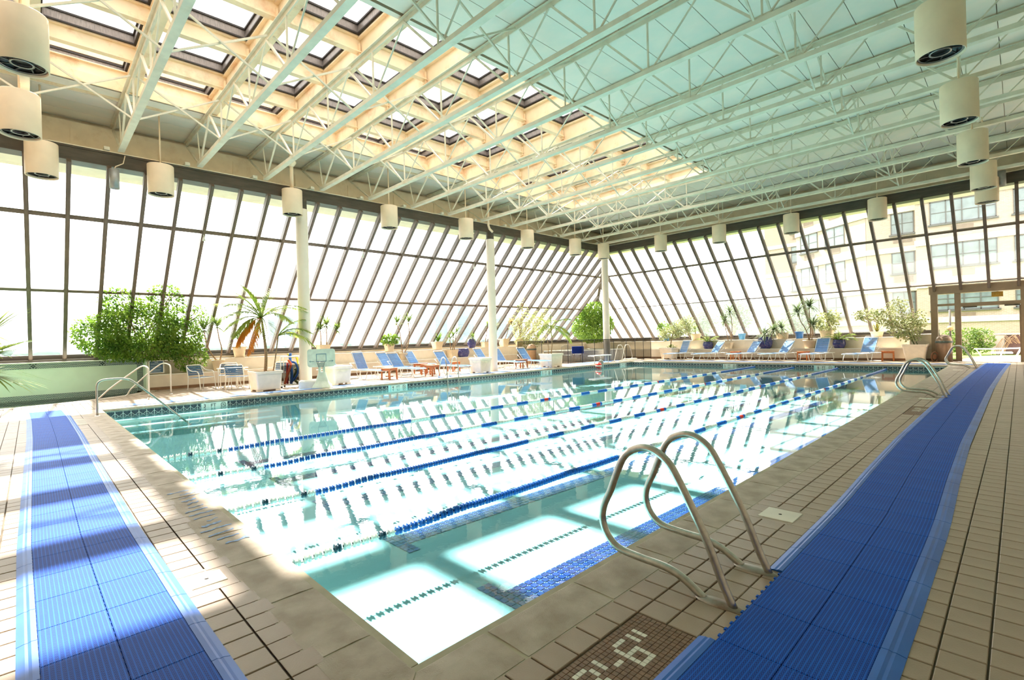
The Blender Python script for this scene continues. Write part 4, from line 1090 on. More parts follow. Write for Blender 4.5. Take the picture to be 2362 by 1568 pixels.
# dracaenas on the left ledge -------------------------------------------------
def potted(name, loc, label, potf, cat='potted plant', group=None):
    t = empty(name, loc, label=label, cat=cat, group=group); potf(t); return t
P_clay = lambda h, rt, rb: (lambda t: pot_round('pot', t, taper(h, rt, rb), M_pott, rt * .93, h * .92))
P_sq = lambda h, wt_, wb: (lambda t: pot_square('pot', t, h, wt_, wb, M_pott, feet=False))
P_blue = lambda h, r: (lambda t: pot_round('pot', t, ovoid(h, r), M_potb, r * .78, h * .92))
t = potted('potted_dracaena', (-20.8, 5.0, .52), 'two stemmed dracaena in beige pot behind the patio table', P_clay(.42, .21, .15))
dracaena(t, [[(0, -.05, .38), (-.05, -.25, .75), (-.02, -.36, 1.15), (0, -.40, 1.5)], [(0, .05, .38), (.03, .12, .8), (.02, .05, 1.2), (.05, .0, 1.6)]], M_drac, 64, .5, .026, .5)
t = potted('potted_dracaena', (-21.3, 5.85, .99), 'grassy plant in pale pot on the ledge behind the tall palm', P_clay(.42, .24, .17))
dracaena(t, [[(0, 0, .38), (0, .02, .5), (0, 0, .6)]], M_dracg, 44, .55, .024, 1.2)
t = potted('potted_dracaena', (-21.1, 9.1, .99), 'cluster of tall dracaenas on the ledge right of the first column', P_sq(.4, .5, .4))
dracaena(t, [[(0, -.1, .35), (0, -.15, .8), (0, -.2, 1.0)], [(0, .15, .35), (.0, .1, .8), (0, .05, 1.2)], [(0, .3, .35), (0, .45, .7), (0, .55, 1.0)]], M_drac, 60, .46, .028, .7)
t = potted('potted_shrub', (-21.15, 12.35, .99), 'low leafy shrub in a square beige pot on the left ledge', P_sq(.36, .42, .32), cat='potted plant')
b = MB(); crown(b, [((0, 0, .55), (.42, .42, .26))], 520, .11, .04, .3, .4); b.build('foliage', M_leaf, t, kind='stuff')
t = potted('potted_dracaena', (-20.8, 12.9, .52), 'bare stemmed dracaena in a beige pot behind the paired loungers', P_clay(.38, .2, .15))
dracaena(t, [[(0, -.05, .35), (0, -.2, .8), (0, -.35, 1.3), (0, -.6, 1.75)], [(0, .05, .35), (0, .2, .9), (0, .12, 1.4), (0, .02, 1.8)]], M_drac, 56, .46, .026, .5)
t = potted('potted_agave', (-21.15, 15.15, .99), 'dark green agave in a square beige pot on the left ledge', P_sq(.4, .5, .38), cat='potted plant')
rosette((0, 0, .38), 30, .48, .045, .35, .1, 1.3).build('leaf_rosette', M_leafd, t)
t = potted('potted_dracaena', (-20.8, 15.85, .52), 'three thin stemmed dracaena in a square pot behind the short steel ladder', P_sq(.42, .5, .4))
dracaena(t, [[(0, -.1, .35), (0, -.2, .7), (0, -.25, .95)], [(0, 0, .35), (0, -.02, .8), (0, -.08, 1.1)], [(0, .1, .35), (0, .1, .9), (0, .12, 1.3)]], M_drac, 44, .36, .024, .7)
t = potted('potted_yucca', (-21.0, 17.35, .99), 'grass leaved plant in tall cobalt blue pot on the upper ledge', P_blue(.48, .24), cat='potted plant')
dracaena(t, [[(0, 0, .42), (0, .03, .5), (0, 0, .55)]], M_drac, 46, .52, .022, 1.2)
t = empty('blue_pot', (-20.8, 16.6, .52), label='empty wide cobalt glazed pot on the lower left ledge', cat='pot'); pot_round('pot', t, ovoid(.46, .32), M_potb, .24, .42)
t = potted('potted_dracaena', (-21.2, 18.5, .99), 'thin tall dracaena on the ledge just left of the middle column', P_sq(.3, .42, .34))
dracaena(t, [[(0, 0, .25), (0, -.1, .7), (0, -.22, 1.2)], [(0, .2, .25), (0, .25, .7), (0, .3, 1.0)]], M_drac, 48, .44, .026, .8)
t = potted('potted_dracaena', (-21.2, 19.95, .99), 'dracaena in a square pot just right of the middle column', P_sq(.46, .5, .4))
dracaena(t, [[(0, 0, .4), (0, .03, .8), (0, -.02, 1.3)]], mat('rusty_blade', (206, 150, 90), .5, trans=.3, scale=5, col2=(160, 130, 70)), 36, .3, .026, .9)
# near palm cut by the left edge
t = empty('fan_palm', (-10.0, -.80, 0), label='fan palm cut by the left picture edge in front of the spa wall', cat='palm')
pot_square('planter', t, .5, .6, .5, M_potc)
b = MB(); b.tube([(0, 0, .4), (0, 0, 1.35)], .06, 8); b.build('trunk', M_trunk, t)
for d_, st_, r_ in (((.6, .7, .62), .62, .55), ((.75, .7, .12), .6, .58), ((.6, .8, -.38), .52, .62), ((.1, 1, .3), .55, .55), ((-.8, .5, .6), .5, .5), ((.9, -.3, .6), .5, .5), ((0, -.8, .8), .5, .5), ((-.5, -.3, .9), .5, .5), ((1, .2, -.2), .5, .55)): fan_leaf(t, (0, 0, 1.3), d_, st_, r_ * 1.18, M_palm)
# far ledge --------------------------------------------------------------------
def farp(x, tier): return (x, 27.43 if tier == 0 else 28.2, .54 if tier == 0 else 1.03)
t = empty('planter_tree', (-14.35, 26.75, 0), label='small leaning tree with pale leaves in a white planter at the far left', cat='potted tree')
pot_square('planter', t, .66, .86, .66, M_potc)
b = MB(); b.tube(smooth_path([(.1, 0, .55), (.12, 0, .9), (.2, 0, 1.25), (.3, 0, 1.6)], 3), .03, 7); b.build('trunk', M_trunk, t)
b = MB(); crown(b, [((.1, 0, 1.55), (.75, .5, .4)), ((.8, 0, 1.75), (.75, .5, .5)), ((1.1, .1, 2.1), (.45, .4, .35)), ((-.35, 0, 1.35), (.35, .35, .3))], 2200, .09, .03, .2, .2); b.build('foliage', M_leafp, t, kind='stuff')
b = MB(); twigs(b, (.3, 0, 1.5), [((.1, 0, 1.55), (.6, .4, .3)), ((.8, 0, 1.75), (.6, .4, .4))], .008, 5); b.build('branches', M_trunk, t, kind='stuff')
b = MB(); crown(b, [((.2, 0, .72), (.3, .2, .08))], 60, .1, .03, 0, .2); b.build('undergrowth', M_leafd, t, kind='stuff')
t = potted('blue_pot_plant', farp(-15.3, 1), 'turquoise pot with a bushy green plant left on the far ledge', lambda t: pot_round('pot', t, taper(.32, .2, .14), mat('turquoise_pot', (46, 132, 186), .3), .18, .28))
b = MB(); crown(b, [((0, 0, .75), (.45, .4, .45))], 420, .12, .04, .3, .3); b.build('foliage', M_leaf, t, kind='stuff')
t = potted('potted_grass', farp(-13.4, 1), 'trailing plant in a beige pot behind the first far lounger', P_clay(.4, .3, .22)); dracaena(t, [[(0, 0, .34), (0, 0, .6)]], M_drac, 44, .5, .022, 1.3)
t = potted('blue_pot_palm', farp(-12.33, 0), 'small palm in a round cobalt pot between the first two far loungers', P_blue(.42, .28))
for i in range(9):
    a = i * 2.4; frond((0, 0, .38), (math.cos(a), math.sin(a) * .5, 1.2 - .08 * i), .75, 1.2, 16, .24, M_palm, t, .024)
t = potted('potted_dracaena', farp(-11.18, 0), 'tall thin dracaena with long drooping blades behind the far side table', P_sq(.36, .4, .3))
dracaena(t, [[(-.1, .3, .3), (-.2, .3, .9), (-.3, .35, 1.5)], [(0, .3, .3), (.1, .3, .9), (.12, .3, 1.5), (.05, .3, 1.95)]], M_dracg, 60, .62, .026, 1.1)
t = empty('blue_bucket', farp(-10.75, 1), label='small clear blue bucket on the upper far ledge', cat='bucket'); b = MB(); b.lathe(taper(.34, .2, .14), n=20, capb=True); b.build('pail', mat('pale_blue_plastic', (96, 160, 208), .3), t); b = MB(); b.tube([(-.2, 0, .31), (-.1, 0, .36), (.1, 0, .36), (.2, 0, .31)], .006, 5); b.build('handle', M_white, t)
t = potted('blue_pot_plant', farp(-9.3, 0), 'large cobalt pot of pale green spiky leaves behind the third far lounger', P_blue(.62, .36))
dracaena(t, [[(0, 0, .5), (0, 0, .7)], [(.2, .1, .5), (.4, .1, .9)]], M_dracg, 70, .7, .028, 1.4)
t = potted('potted_grass', farp(-8.7, 1), 'beige pot with grey green grass on the upper far ledge', P_clay(.34, .3, .26)); dracaena(t, [[(0, 0, .3), (0, 0, .5)]], M_dracg, 60, .7, .026, 1.1)
t = empty('blue_bucket', farp(-7.9, 1), label='upturned blue chair back leaning on the upper far ledge', cat='bucket'); b = MB(); b.lathe(taper(.36, .2, .16), n=20, capb=True); b.build('pail', mat('blue_plastic', (64, 124, 196), .3), t); b = MB(); b.tube([(-.2, 0, .33), (0, 0, .4), (.2, 0, .33)], .006, 5); b.build('handle', M_white, t)
t['label'] = 'darker blue bucket beside the forked dracaena on the far ledge'
t = potted('potted_dracaena', farp(-7.25, 0), 'forked dracaena with two big spiky heads in a beige pot, far wall', P_clay(.42, .27, .2))
dracaena(t, [[(0, 0, .36), (-.15, .1, .9), (-.38, .1, 1.35), (-.5, .1, 1.75)], [(0, 0, .36), (.05, .1, 1.0), (0, .1, 1.8), (.03, .1, 2.0)], [(.1, 0, .36), (.12, .1, .8), (.15, .1, 1.1)]], M_dracg, 74, .64, .028, .9)
t = potted('potted_shrub', farp(-6.67, 1), 'variegated shrub in a square beige pot behind the fifth far lounger', P_sq(.4, .56, .46)); b = MB(); crown(b, [((0, 0, .75), (.5, .45, .45)), ((.3, 0, 1.05), (.3, .3, .3))], 620, .12, .04, .2, .3); b.build('foliage', M_leafp, t, kind='stuff')
t = potted('blue_pot_palm', farp(-6.0, 0), 'bushy small palm in a cobalt pot between the last two far loungers', P_blue(.42, .27))
for i in range(11):
    a = i * 2.4; frond((0, 0, .38), (math.cos(a), math.sin(a) * .5, 1.1 - .07 * i), .8, 1.3, 16, .26, M_palm, t, .028)
t = potted('snake_plant', farp(-4.66, 1), 'yellow edged snake plant in a shallow beige bowl near the doors', P_clay(.26, .26, .2)); rosette((0, 0, .22), 22, .5, .03, .1, .7, 1.5).build('leaf_rosette', mat('snake_leaf', (190, 176, 70), .5, scale=9, col2=(96, 118, 50)), t)
t = empty('planter_tree', (-3.12, 26.85, 0), label='spreading variegated tree leaning left from the white planter by the doors', cat='potted tree')
pot_square('planter', t, .72, .82, .62, M_potc)
b = MB(); b.tube(smooth_path([(.0, 0, .62), (-.12, 0, .95), (-.22, 0, 1.3), (-.5, 0, 1.7)], 3), .02, 7); b.tube(smooth_path([(.1, 0, .62), (.0, 0, .9), (-.15, 0, 1.25)], 3), .015, 7); b.build('trunk', mat('green_bark', (96, 110, 70), .8), t)
bl = [((-.35, 0, 1.45), (.65, .45, .45)), ((-.9, 0, 1.95), (.55, .4, .42)), ((-1.55, 0, 2.05), (.55, .35, .32)), ((.0, 0, 1.75), (.45, .35, .45)), ((-.55, .1, 2.45), (.38, .3, .32)), ((-1.95, 0, 2.0), (.3, .25, .2)), ((-.2, 0, 1.05), (.5, .3, .18))]
b = MB(); crown(b, bl, 2600, .09, .032, .4, .25); b.build('foliage', M_leafp, t, kind='stuff')
b = MB(); twigs(b, (-.3, 0, 1.35), bl, .007, 3); b.build('branches', M_trunk, t, kind='stuff')
# hanging purple leaf pot near middle column

# plants under the sloping glass grow towards the room: lean their meshes inward with height
def lean(t, kx, ky, z0=.25):
    for ch in t.children:
        if ch.name.startswith(('pot', 'soil', 'planter', 'pail', 'handle')): continue
        for v in ch.data.vertices:
            d_ = max(0.0, v.co.z - z0); v.co.x += kx * d_; v.co.y += ky * d_
for o in list(COL.objects):
    if o.parent is None and o.type == 'EMPTY' and o.get('category') in ('potted plant', 'shrub'):
        top = max((max((v.co.z for v in c.data.vertices), default=0) for c in o.children), default=0) + o.location.z
        if o.location.x < -20 and o.location.y < 25:
            need = (o.location.x - .1) - (xz(top)) ; k = max(0.0, -need) / max(.3, top - o.location.z - .25)
            if k > 0: lean(o, min(k + .12, .75), -min(k, .6) * .35)
        elif o.location.y > 26.9:
            need = yz(top) - (o.location.y + .1); k = max(0.0, -need) / max(.3, top - o.location.z - .25)
            if k > 0: lean(o, (.35 if o.location.x < -19 else 0.1), -min(k + .12, .75))
# ================================================================ FURNITURE
def build_lounger(backang=52, alt=False):
    """foot towards +x, hinge at x=0, width along y"""
    t = empty('lounger'); t['label'] = 'x'; t['category'] = 'sun lounger'; t['group'] = 'blue strap sun loungers'
    Wd = .31; sh = .36; a = math.radians(backang); bl = .80
    b = MB(); F = .0145
    for s in (-1, 1):
        b.tube(smooth_path([(-.62, s * Wd, sh), (0, s * Wd, sh), (.7, s * Wd, sh - .01), (1.18, s * Wd, sh - .03)], 3), F, 8)
        e = Vector((-bl * math.cos(a), 0, sh + bl * math.sin(a)))
        b.tube([(0, s * (Wd - .02), sh), (e.x * .5, s * (Wd - .02), (sh + e.z) / 2), (e.x * .97, s * (Wd - .025), e.z - .03), (e.x, s * (Wd - .07), e.z)], F * .9, 8)
    b.tube([(1.18, -Wd, sh - .03), (1.2, -Wd + .04, sh - .03), (1.2, Wd - .04, sh - .03), (1.18, Wd, sh - .03)], F, 8)
    b.tube([(e.x, -(Wd - .07), e.z), (e.x, Wd - .07, e.z)], F * .9, 8); b.tube([(-.62, -Wd, sh), (-.62, Wd, sh)], F, 8)
    b.build('frame', M_frame, t)
    for x, sp in ((1.08, .10), (-.50, -.10)):
        b = MB(); b.tube(smooth_path([(x - sp, -Wd, sh - .02), (x, -Wd, .10), (x + sp * .2, -Wd + .03, .018), (x + sp * .3, -Wd + .10, .0145), (x + sp * .3, Wd - .10, .0145), (x + sp * .2, Wd - .03, .018), (x, Wd, .10), (x - sp, Wd, sh - .02)], 4), F, 8); b.build('leg', M_frame, t)
    for s in (-1, 1):
        b = MB(); b.tube(smooth_path([(.10, s * (Wd - .01), sh - .01), (.16, s * (Wd - .01), .12), (.20, s * (Wd - .01), .03), (.28, s * (Wd - .01), .0145), (.38, s * (Wd - .01), .03), (.42, s * (Wd - .01), .12), (.48, s * (Wd - .01), sh - .02)], 3), F * .9, 7); b.build('leg', M_frame, t)
    b = MB(); b.tube([(-.02, -Wd + .03, sh - .05), (-.42, -Wd + .03, sh + .28), (-.42, Wd - .03, sh + .28), (-.02, Wd - .03, sh - .05)], .009, 6); b.build('back_support', M_frame, t)
    sm = None
    n_ = 19
    for i in range(n_):
        x = .05 + 1.10 * i / (n_ - 1)
        if sm is None: b = MB(); b.bev(-.021, .021, -Wd - .012, Wd + .012, -.006, .004, .003); sm = b.build('strap', M_strap, t, (x, 0, sh + .012 - .02 * max(0, x - .6)))
        else: link('strap', sm.data, t, (x, 0, sh + .012 - .02 * max(0, x - .6)))
    for i in range(13):
        u = .08 + (bl - .16) * i / 12; o = link('strap', sm.data, t, (-u * math.cos(a), 0, sh + u * math.sin(a))); o.rotation_euler = (0, a, 0); o.scale = (1, .96, 1)
    return t
def hinge(px, py):     # point on the seat plane from which the lounger was measured
    r = _f2 + _R * ((px - 1181) / 1142) - _U * ((py - 784) / 1142); k = (.36 - CAMH) / r.z; return (r.x * k, r.y * k)
lg = build_lounger(); lg2 = build_lounger(66)
Ls = [((838, 853), 20, 1, 'blue strap lounger with the tallest back, nearest the basketball hoop'), ((922, 848.3), 12, 0, 'blue strap lounger in front of the overlapping pair, left side'), ((896, 845), 14, 0, 'blue strap lounger behind the overlapping pair, left side'),
      ((956, 838.5), 10, 0, 'blue strap lounger behind the orange tables, left side'), ((768, 852), 16, 0, 'blue strap lounger mostly hidden behind the basketball board'), ((1029.4, 842.4), 8, 0, 'blue strap lounger behind the short steel ladder'),
      ((1116, 831), 8, 0, 'blue strap lounger hidden behind the second cream box'), ((1159, 833), 6, 0, 'blue strap lounger just right of the middle column'), ((1217.6, 831), 4, 0, 'blue strap lounger nearest the tub palm on the left side'),
      ((1589, 812.7), -112, 1, 'blue strap lounger first from the white planter at the far wall'), ((1660, 812.7), -122, 0, 'blue strap lounger left of the farther orange side table, sun across its back'), ((1739, 813), -122, 0, 'blue strap lounger before the large cobalt pot, far wall'),
      ((1816, 812.7), -122, 0, 'blue strap lounger left of the middle far side table'), ((1902, 812.7), -106, 1, 'blue strap lounger with tall deep blue back at the far wall'), ((2007.6, 812.7), -114, 1, 'blue strap lounger nearest the glass doors')]
first = {0: True, 1: True}
for (p, ang, tall, lab) in Ls:
    x, y = hinge(*p)
    if x > -15 and y > 26.55: y = 26.5
    src = lg2 if tall else lg
    if first[tall]: src.location = (x, y, 0); src.rotation_euler = (0, 0, math.radians(ang)); src['label'] = lab; first[tall] = False
    else: copy_thing(src, (x, y, 0), math.radians(ang), lab)
# side tables
def build_side():
    t = empty('side_table'); t['label'] = 'x'; t['category'] = 'side table'; t['group'] = 'orange wooden side tables'
    s = .23; h = .44
    for i in range(5): b = MB(); b.bev(-s + .094 * i, -s + .094 * i + .084, -s, s, h - .022, h, .004); b.build('slat', M_wood, t)
    for sx in (-1, 1):
        for sy in (-1, 1): b = MB(); b.bar((sx * (s - .03), sy * (s - .03), 0), (sx * (s - .04), sy * (s - .04), h - .02), .045, .045); b.build('leg', M_wood, t)
    for sy in (-1, 1): b = MB(); b.box(-s + .03, s - .03, sy * (s - .035) - .01, sy * (s - .035) + .01, h - .09, h - .022); b.build('apron', M_wood, t)
    for sx in (-1, 1): b = MB(); b.box(sx * (s - .035) - .01, sx * (s - .035) + .01, -s + .03, s - .03, h - .09, h - .022); b.build('apron', M_wood, t)
    b = MB(); b.box(-s + .05, s - .05, -.012, .012, .10, .13); b.build('stretcher', M_wood, t)
    return t
sd0 = build_side(); fs_ = True
for (x, y, rz, lab) in ((-16.75, 9.75, .3, 'orange wooden side table between the first two front loungers'), (-16.8, 11.75, .2, 'orange wooden side table left of the short steel ladder'), (-17.6, 12.1, .5, 'orange wooden side table partly behind another one, left side'),
                        (-18.4, 8.6, .1, 'orange wooden side table half hidden by the tall backed lounger'), (-18.6, 12.4, .2, 'orange wooden side table behind the paired lounger backs'), (-18.3, 14.0, 0, 'orange wooden side table behind the short steel ladder hoops'),
                        (-16.6, 16.75, .2, 'orange wooden side table right of the middle column'), (-10.5, 26.65, .1, 'orange wooden side table between second and third far loungers'), (-7.3, 26.6, 0, 'orange wooden side table between fourth and fifth far loungers'),
                        (-4.05, 26.75, .1, 'orange wooden side table nearest the glass doors'), (-17.6, 14.9, .2, 'orange wooden side table behind the second cream box')):
    if fs_: sd0.location = (x, y, 0); sd0.rotation_euler = (0, 0, rz); sd0['label'] = lab; fs_ = False
    else: copy_thing(sd0, (x, y, 0), rz, lab)
# patio chairs and table
def build_chair():
    """faces +x"""
    t = empty('patio_chair'); t['label'] = 'x'; t['category'] = 'chair'; t['group'] = 'white framed patio chairs'
    F = .0135; w = .27; M_navs = mat('slate_blue_strap', (72, 112, 150), .4)
    for s in (-1, 1):
        b = MB(); b.tube(smooth_path([(-.30, s * w, 0), (-.27, s * w, .30), (-.26, s * w, .44), (-.30, s * w, .60), (-.36, s * (w - .02), .80), (-.375, s * (w - .06), .83)], 3), F, 8); b.build('leg', M_frame, t)
        b = MB(); b.tube(smooth_path([(.30, s * w, 0), (.25, s * w, .38), (.22, s * w, .56), (.15, s * (w + .01), .63), (-.05, s * (w + .01), .64), (-.2, s * w, .68), (-.33, s * (w - .01), .78)], 3), F, 8); b.build('arm_leg', M_frame, t)
    b = MB(); b.tube([(-.375, -w + .06, .83), (-.375, w - .06, .83)], F, 8); b.tube([(.22, -w, .42), (.24, -w + .04, .42), (.24, w - .04, .42), (.22, w, .42)], F, 8)
    for s in (-1, 1): b.tube([(-.26, s * w, .42), (.22, s * w, .42)], F, 7)
    b.build('frame', M_frame, t)
    for i in range(7): b = MB(); b.box(-.22 + .064 * i, -.175 + .064 * i, -w - .01, w + .01, .43, .437); b.build('strap', M_navs, t)
    for i in range(5):
        z = .50 + .062 * i; x = -.275 - .025 * i; b = MB(); b.box(x - .004, x + .004, -w + .005, w - .005, z, z + .048); b.build('strap', M_navs, t)
    return t
ch = build_chair(); ch.location = (-18.95, 4.05, 0); ch.rotation_euler = (0, 0, math.radians(25)); ch['label'] = 'white framed chair with blue straps on the left side of the patio table'
copy_thing(ch, (-17.95, 4.85, 0), math.radians(148), 'white framed chair with its strapped back to the pool at the patio table')
copy_thing(ch, (-19.4, 4.95, 0), math.radians(-20), 'white framed chair behind the patio table, mostly hidden')
copy_thing(ch, (-18.6, 6.35, 0), math.radians(190), 'white framed chair behind the square palm planter')
t = empty('patio_table', (-18.65, 4.9, 0), label='round white patio table by the cream ledge', cat='table')
b = MB(); b.lathe([(0, .70), (.46, .70), (.475, .69), (.475, .68), (.46, .672), (0, .672)], n=36); b.build('tabletop', M_white, t)
for i in range(4):
    a = PI / 4 + i * PI / 2; b = MB(); b.tube(smooth_path([(.30 * math.cos(a), .30 * math.sin(a), .67), (.22 * math.cos(a), .22 * math.sin(a), .4), (.28 * math.cos(a), .28 * math.sin(a), .1), (.34 * math.cos(a), .34 * math.sin(a), .0)], 3), .013, 7); b.build('leg', M_frame, t)
b = MB(); b.tube([(.23 * math.cos(k * PI / 10), .23 * math.sin(k * PI / 10), .38) for k in range(20)], .008, 5, closed=True); b.build('ring_brace', M_frame, t)

# cream square boxes
def cream_box(loc, rz, lab):
    t = empty('cream_bin', loc, rz, lab, 'planter'); b = MB(); a = .34
    b.sqlathe([(a * .88, .06), (a * .9, .08), (a * 1.0, .52), (a * 1.0, .55), (a * 1.07, .57), (a * 1.09, .64), (a * 1.02, .66)], r=.05)
    for sx in (-1, 1):
        for sy in (-1, 1): b.cbox((sx * a * .7, sy * a * .7, .035), a * .42, a * .42, .07)
    b.build('body', M_potc, t)
    b = MB()
    for s in (1, -1):
        P = [(-.24, s * (a * 1.0 + .004), .53)] + [(-.24 + .48 * k / 10, s * (a * 1.0 + .012), .50 - .06 * math.sin(PI * k / 10)) for k in range(11)] + [(.24, s * (a * 1.0 + .004), .53)]
        b.add(P, [tuple(range(len(P)))])
        b.add([(p[1], p[0], p[2]) for p in P], [tuple(range(len(P)))])
    b.build('curved_panel', mat('lighter_cream', (244, 232, 206), .55), t)
    return t
cream_box((-16.55, 7.62, 0), .12, 'cream square bin with a curved front panel beside the basketball hoop')
cream_box((-16.1, 13.75, 0), .1, 'cream square bin with a curved front panel left of the middle column')
# basketball hoop
M_hoopp = mat('pale_mint_plastic', (226, 238, 222), .45)
t = empty('basketball_hoop', (-15.8, 6.75, 0), math.radians(62), label='poolside basketball hoop with mint board and blue square', cat='basketball hoop')
# local: -y faces the camera side
b = MB(); b.sqlathe([(.30, 0), (.30, .03), (.26, .10), (.19, .22), (.13, .42), (.10, .52)], r=.04, ay=.8); b.build('base', M_hoopp, t)
b = MB(); b.sqlathe([(.25, .0), (.25, .22), (.22, .26)], (-.42, .06, 0), r=.03, ax=1.1, ay=.8); b.build('ballast_block', M_white, t)
b = MB(); b.box(-.10, -.03, -.06, .06, .45, .95); b.box(.03, .10, -.06, .06, .45, .95); b.build('twin_post', M_hoopp, t)
b = MB(); N = 6; ww, hh, rr = .42, .29, .09; vs = []
for y in (-.09, -.06):
    for q, (sx, sy) in enumerate(((1, 1), (-1, 1), (-1, -1), (1, -1))):
        for k in range(N + 1):
            g_ = q * PI / 2 + k * PI / 2 / N; vs.append((sx * (ww - rr) + rr * math.cos(g_), y, .97 + sy * (hh - rr) + rr * math.sin(g_)))
n4 = 4 * (N + 1); b.add(vs, [tuple(range(n4)), tuple(range(n4, 2 * n4))[::-1]] + [(k, (k + 1) % n4, (k + 1) % n4 + n4, k + n4) for k in range(n4)]); b.build('backboard', M_hoopp, t)
M_tealm = mat('teal_blue_marking', (70, 132, 168), .4)
b = MB(); b.tube([(-.145, -.095, .86), (-.145, -.095, 1.10), (.145, -.095, 1.10), (.145, -.095, .86)], .010, 6, closed=True); b.build('target_square', M_tealm, t)
b = MB()
for s in (-1, 1): b.tube([(s * .22, -.094, .86), (s * .36, -.094, .87), (s * .32, -.094, .90)], .004, 5); b.tube([(s * .36, -.094, .87), (s * .32, -.094, .84)], .004, 5)
b.build('arrow_marks', M_tealm, t)
b = MB(); b.tube([(.0 + .13 * math.cos(k * PI / 12), -.25 + .13 * math.sin(k * PI / 12), .84) for k in range(24)], .008, 6, closed=True); b.bar((0, -.09, .84), (0, -.13, .84), .08, .02); b.build('rim', M_steel, t)
b = MB()
for k in range(12):
    a0 = k * PI / 6; a1 = a0 + PI / 6
    for z0, z1, r0, r1 in ((.84, .76, .13, .10), (.76, .68, .10, .08)):
        b.bar((r0 * math.cos(a0), -.25 + r0 * math.sin(a0), z0), (r1 * math.cos(a1), -.25 + r1 * math.sin(a1), z1), .004); b.bar((r0 * math.cos(a1), -.25 + r0 * math.sin(a1), z0), (r1 * math.cos(a0), -.25 + r1 * math.sin(a0), z1), .004)
b.build('net', mat('grey_cord', (120, 122, 118), .8), t)
# toy cart with swim noodles
t = empty('mesh_cart', (-17.05, 6.25, 0), math.radians(58), label='black mesh cart of pool toys between the palm planter and the column', cat='cart')
b = MB()
for sx in (-1, 1):
    for sy in (-1, 1): b.tube([(sx * .28, sy * .2, .08), (sx * .28, sy * .2, 1.02)], .014, 7)
b.tube([(-.28, -.2, 1.02), (.28, -.2, 1.02), (.28, .2, 1.02), (-.28, .2, 1.02)], .016, 7, closed=True); b.tube([(-.28, -.2, .1), (.28, -.2, .1), (.28, .2, .1), (-.28, .2, .1)], .014, 7, closed=True)
b.build('pipe_frame', M_frame, t)
M_net = glassy('black_net', (.45, .47, .47), .1)
b = MB(); b.add([(-.29, -.21, .08), (.29, -.21, .08), (.29, -.215, .78), (-.29, -.21, .72)], [(0, 1, 2, 3)]); b.add([(-.29, .21, .08), (.29, .21, .08), (.29, .21, .78), (-.29, .21, .72)], [(3, 2, 1, 0)])
b.add([(.29, -.21, .08), (.29, .21, .08), (.29, .21, .78), (.29, -.21, .78)], [(0, 1, 2, 3)]); b.add([(-.29, -.21, .08), (-.29, .21, .08), (-.29, .21, .72), (-.29, -.21, .72)], [(0, 1, 2, 3)])
b.build('mesh_bag', M_net, t)
for sx in (-1, 1):
    for sy in (-1, 1): b = MB(); b.lathe([(0, -.015), (.03, -.015), (.03, .015), (0, .015)], n=12); b.v = [(v[0] + sx * .27, v[2] + sy * .2, v[1] + .03) for v in b.v]; b.build('caster', M_black, t)
NO = [((60, 116, 200), [(-.02, 0, .12), (.02, -.05, .5), (-.03, 0, .9), (-.02, 0, 1.14)], .045, 'straight blue swim noodle standing highest in the mesh cart'), ((52, 104, 188), [(.0, .08, .85), (.14, .05, .78), (.20, 0, .5), (.10, -.04, .28), (-.02, -.05, .16)], .035, 'bent blue swim noodle looping in the mesh cart'),
      ((250, 226, 60), [(.02, .1, .3), (.18, .12, .7), (.14, .12, 1.0), (-.02, .1, 1.0), (-.12, .08, 1.12)], .035, 'yellow swim noodle arching out of the mesh cart'), ((236, 110, 70), [(-.2, -.1, .12), (-.08, -.08, .5), (.0, -.06, .75), (-.08, -.05, .92)], .038, 'orange swim noodle in the mesh cart'),
      ((170, 50, 52), [(-.13, .0, .12), (-.14, .02, .45), (-.12, .02, .82)], .035, 'dark red swim noodle in the mesh cart'), ((110, 116, 60), [(.2, .02, .12), (.05, .05, .3), (.15, .03, .55), (.1, .0, .62)], .04, 'olive swim noodle low in the mesh cart')]
ca, sa = math.cos(math.radians(58)), math.sin(math.radians(58))
for c, P, r, lab in NO:
    b = MB(); b.tube(smooth_path(P, 4), r, 9); m_ = mat('foam_' + lab.split()[1] + lab.split()[0], c, .6)
    o = b.build('swim_noodle', m_, None, (-17.05, 6.25, 0)); o.rotation_euler = (0, 0, math.radians(58)); tag(o, lab, 'swim noodle', 'swim noodles in the cart')
# short steel ladder on left edge
def hoop_ladder(y, lab):
    t = empty('pool_ladder', (-15.45, y, 0), label=lab, cat='ladder', group='stainless pool ladders')
    for s in (-.27, .27):
        b = MB(); b.tube(smooth_path([(-.22, s, 0), (-.12, s, .35), (-.05, s, .6), (.06, s, .76), (.2, s, .77), (.3, s, .62), (.34, s, .4), (.36, s, .1), (.38, s, -.5)], 4), .02, 10); b.build('grab_rail', M_steel, t)
        b = MB(); b.tube(smooth_path([(.35, s, .22), (.25, s, .10), (.05, s, .07), (-.1, s, .06), (-.16, s, 0)], 4), .018, 9); b.build('lower_bar', M_steel, t)
    for z in (-.3, -.5): b = MB(); b.box(.33, .39, -.27, .27, z, z + .03); b.build('step', M_white, t)
hoop_ladder(11.5, 'short steel pool ladder on the left edge before the loungers')
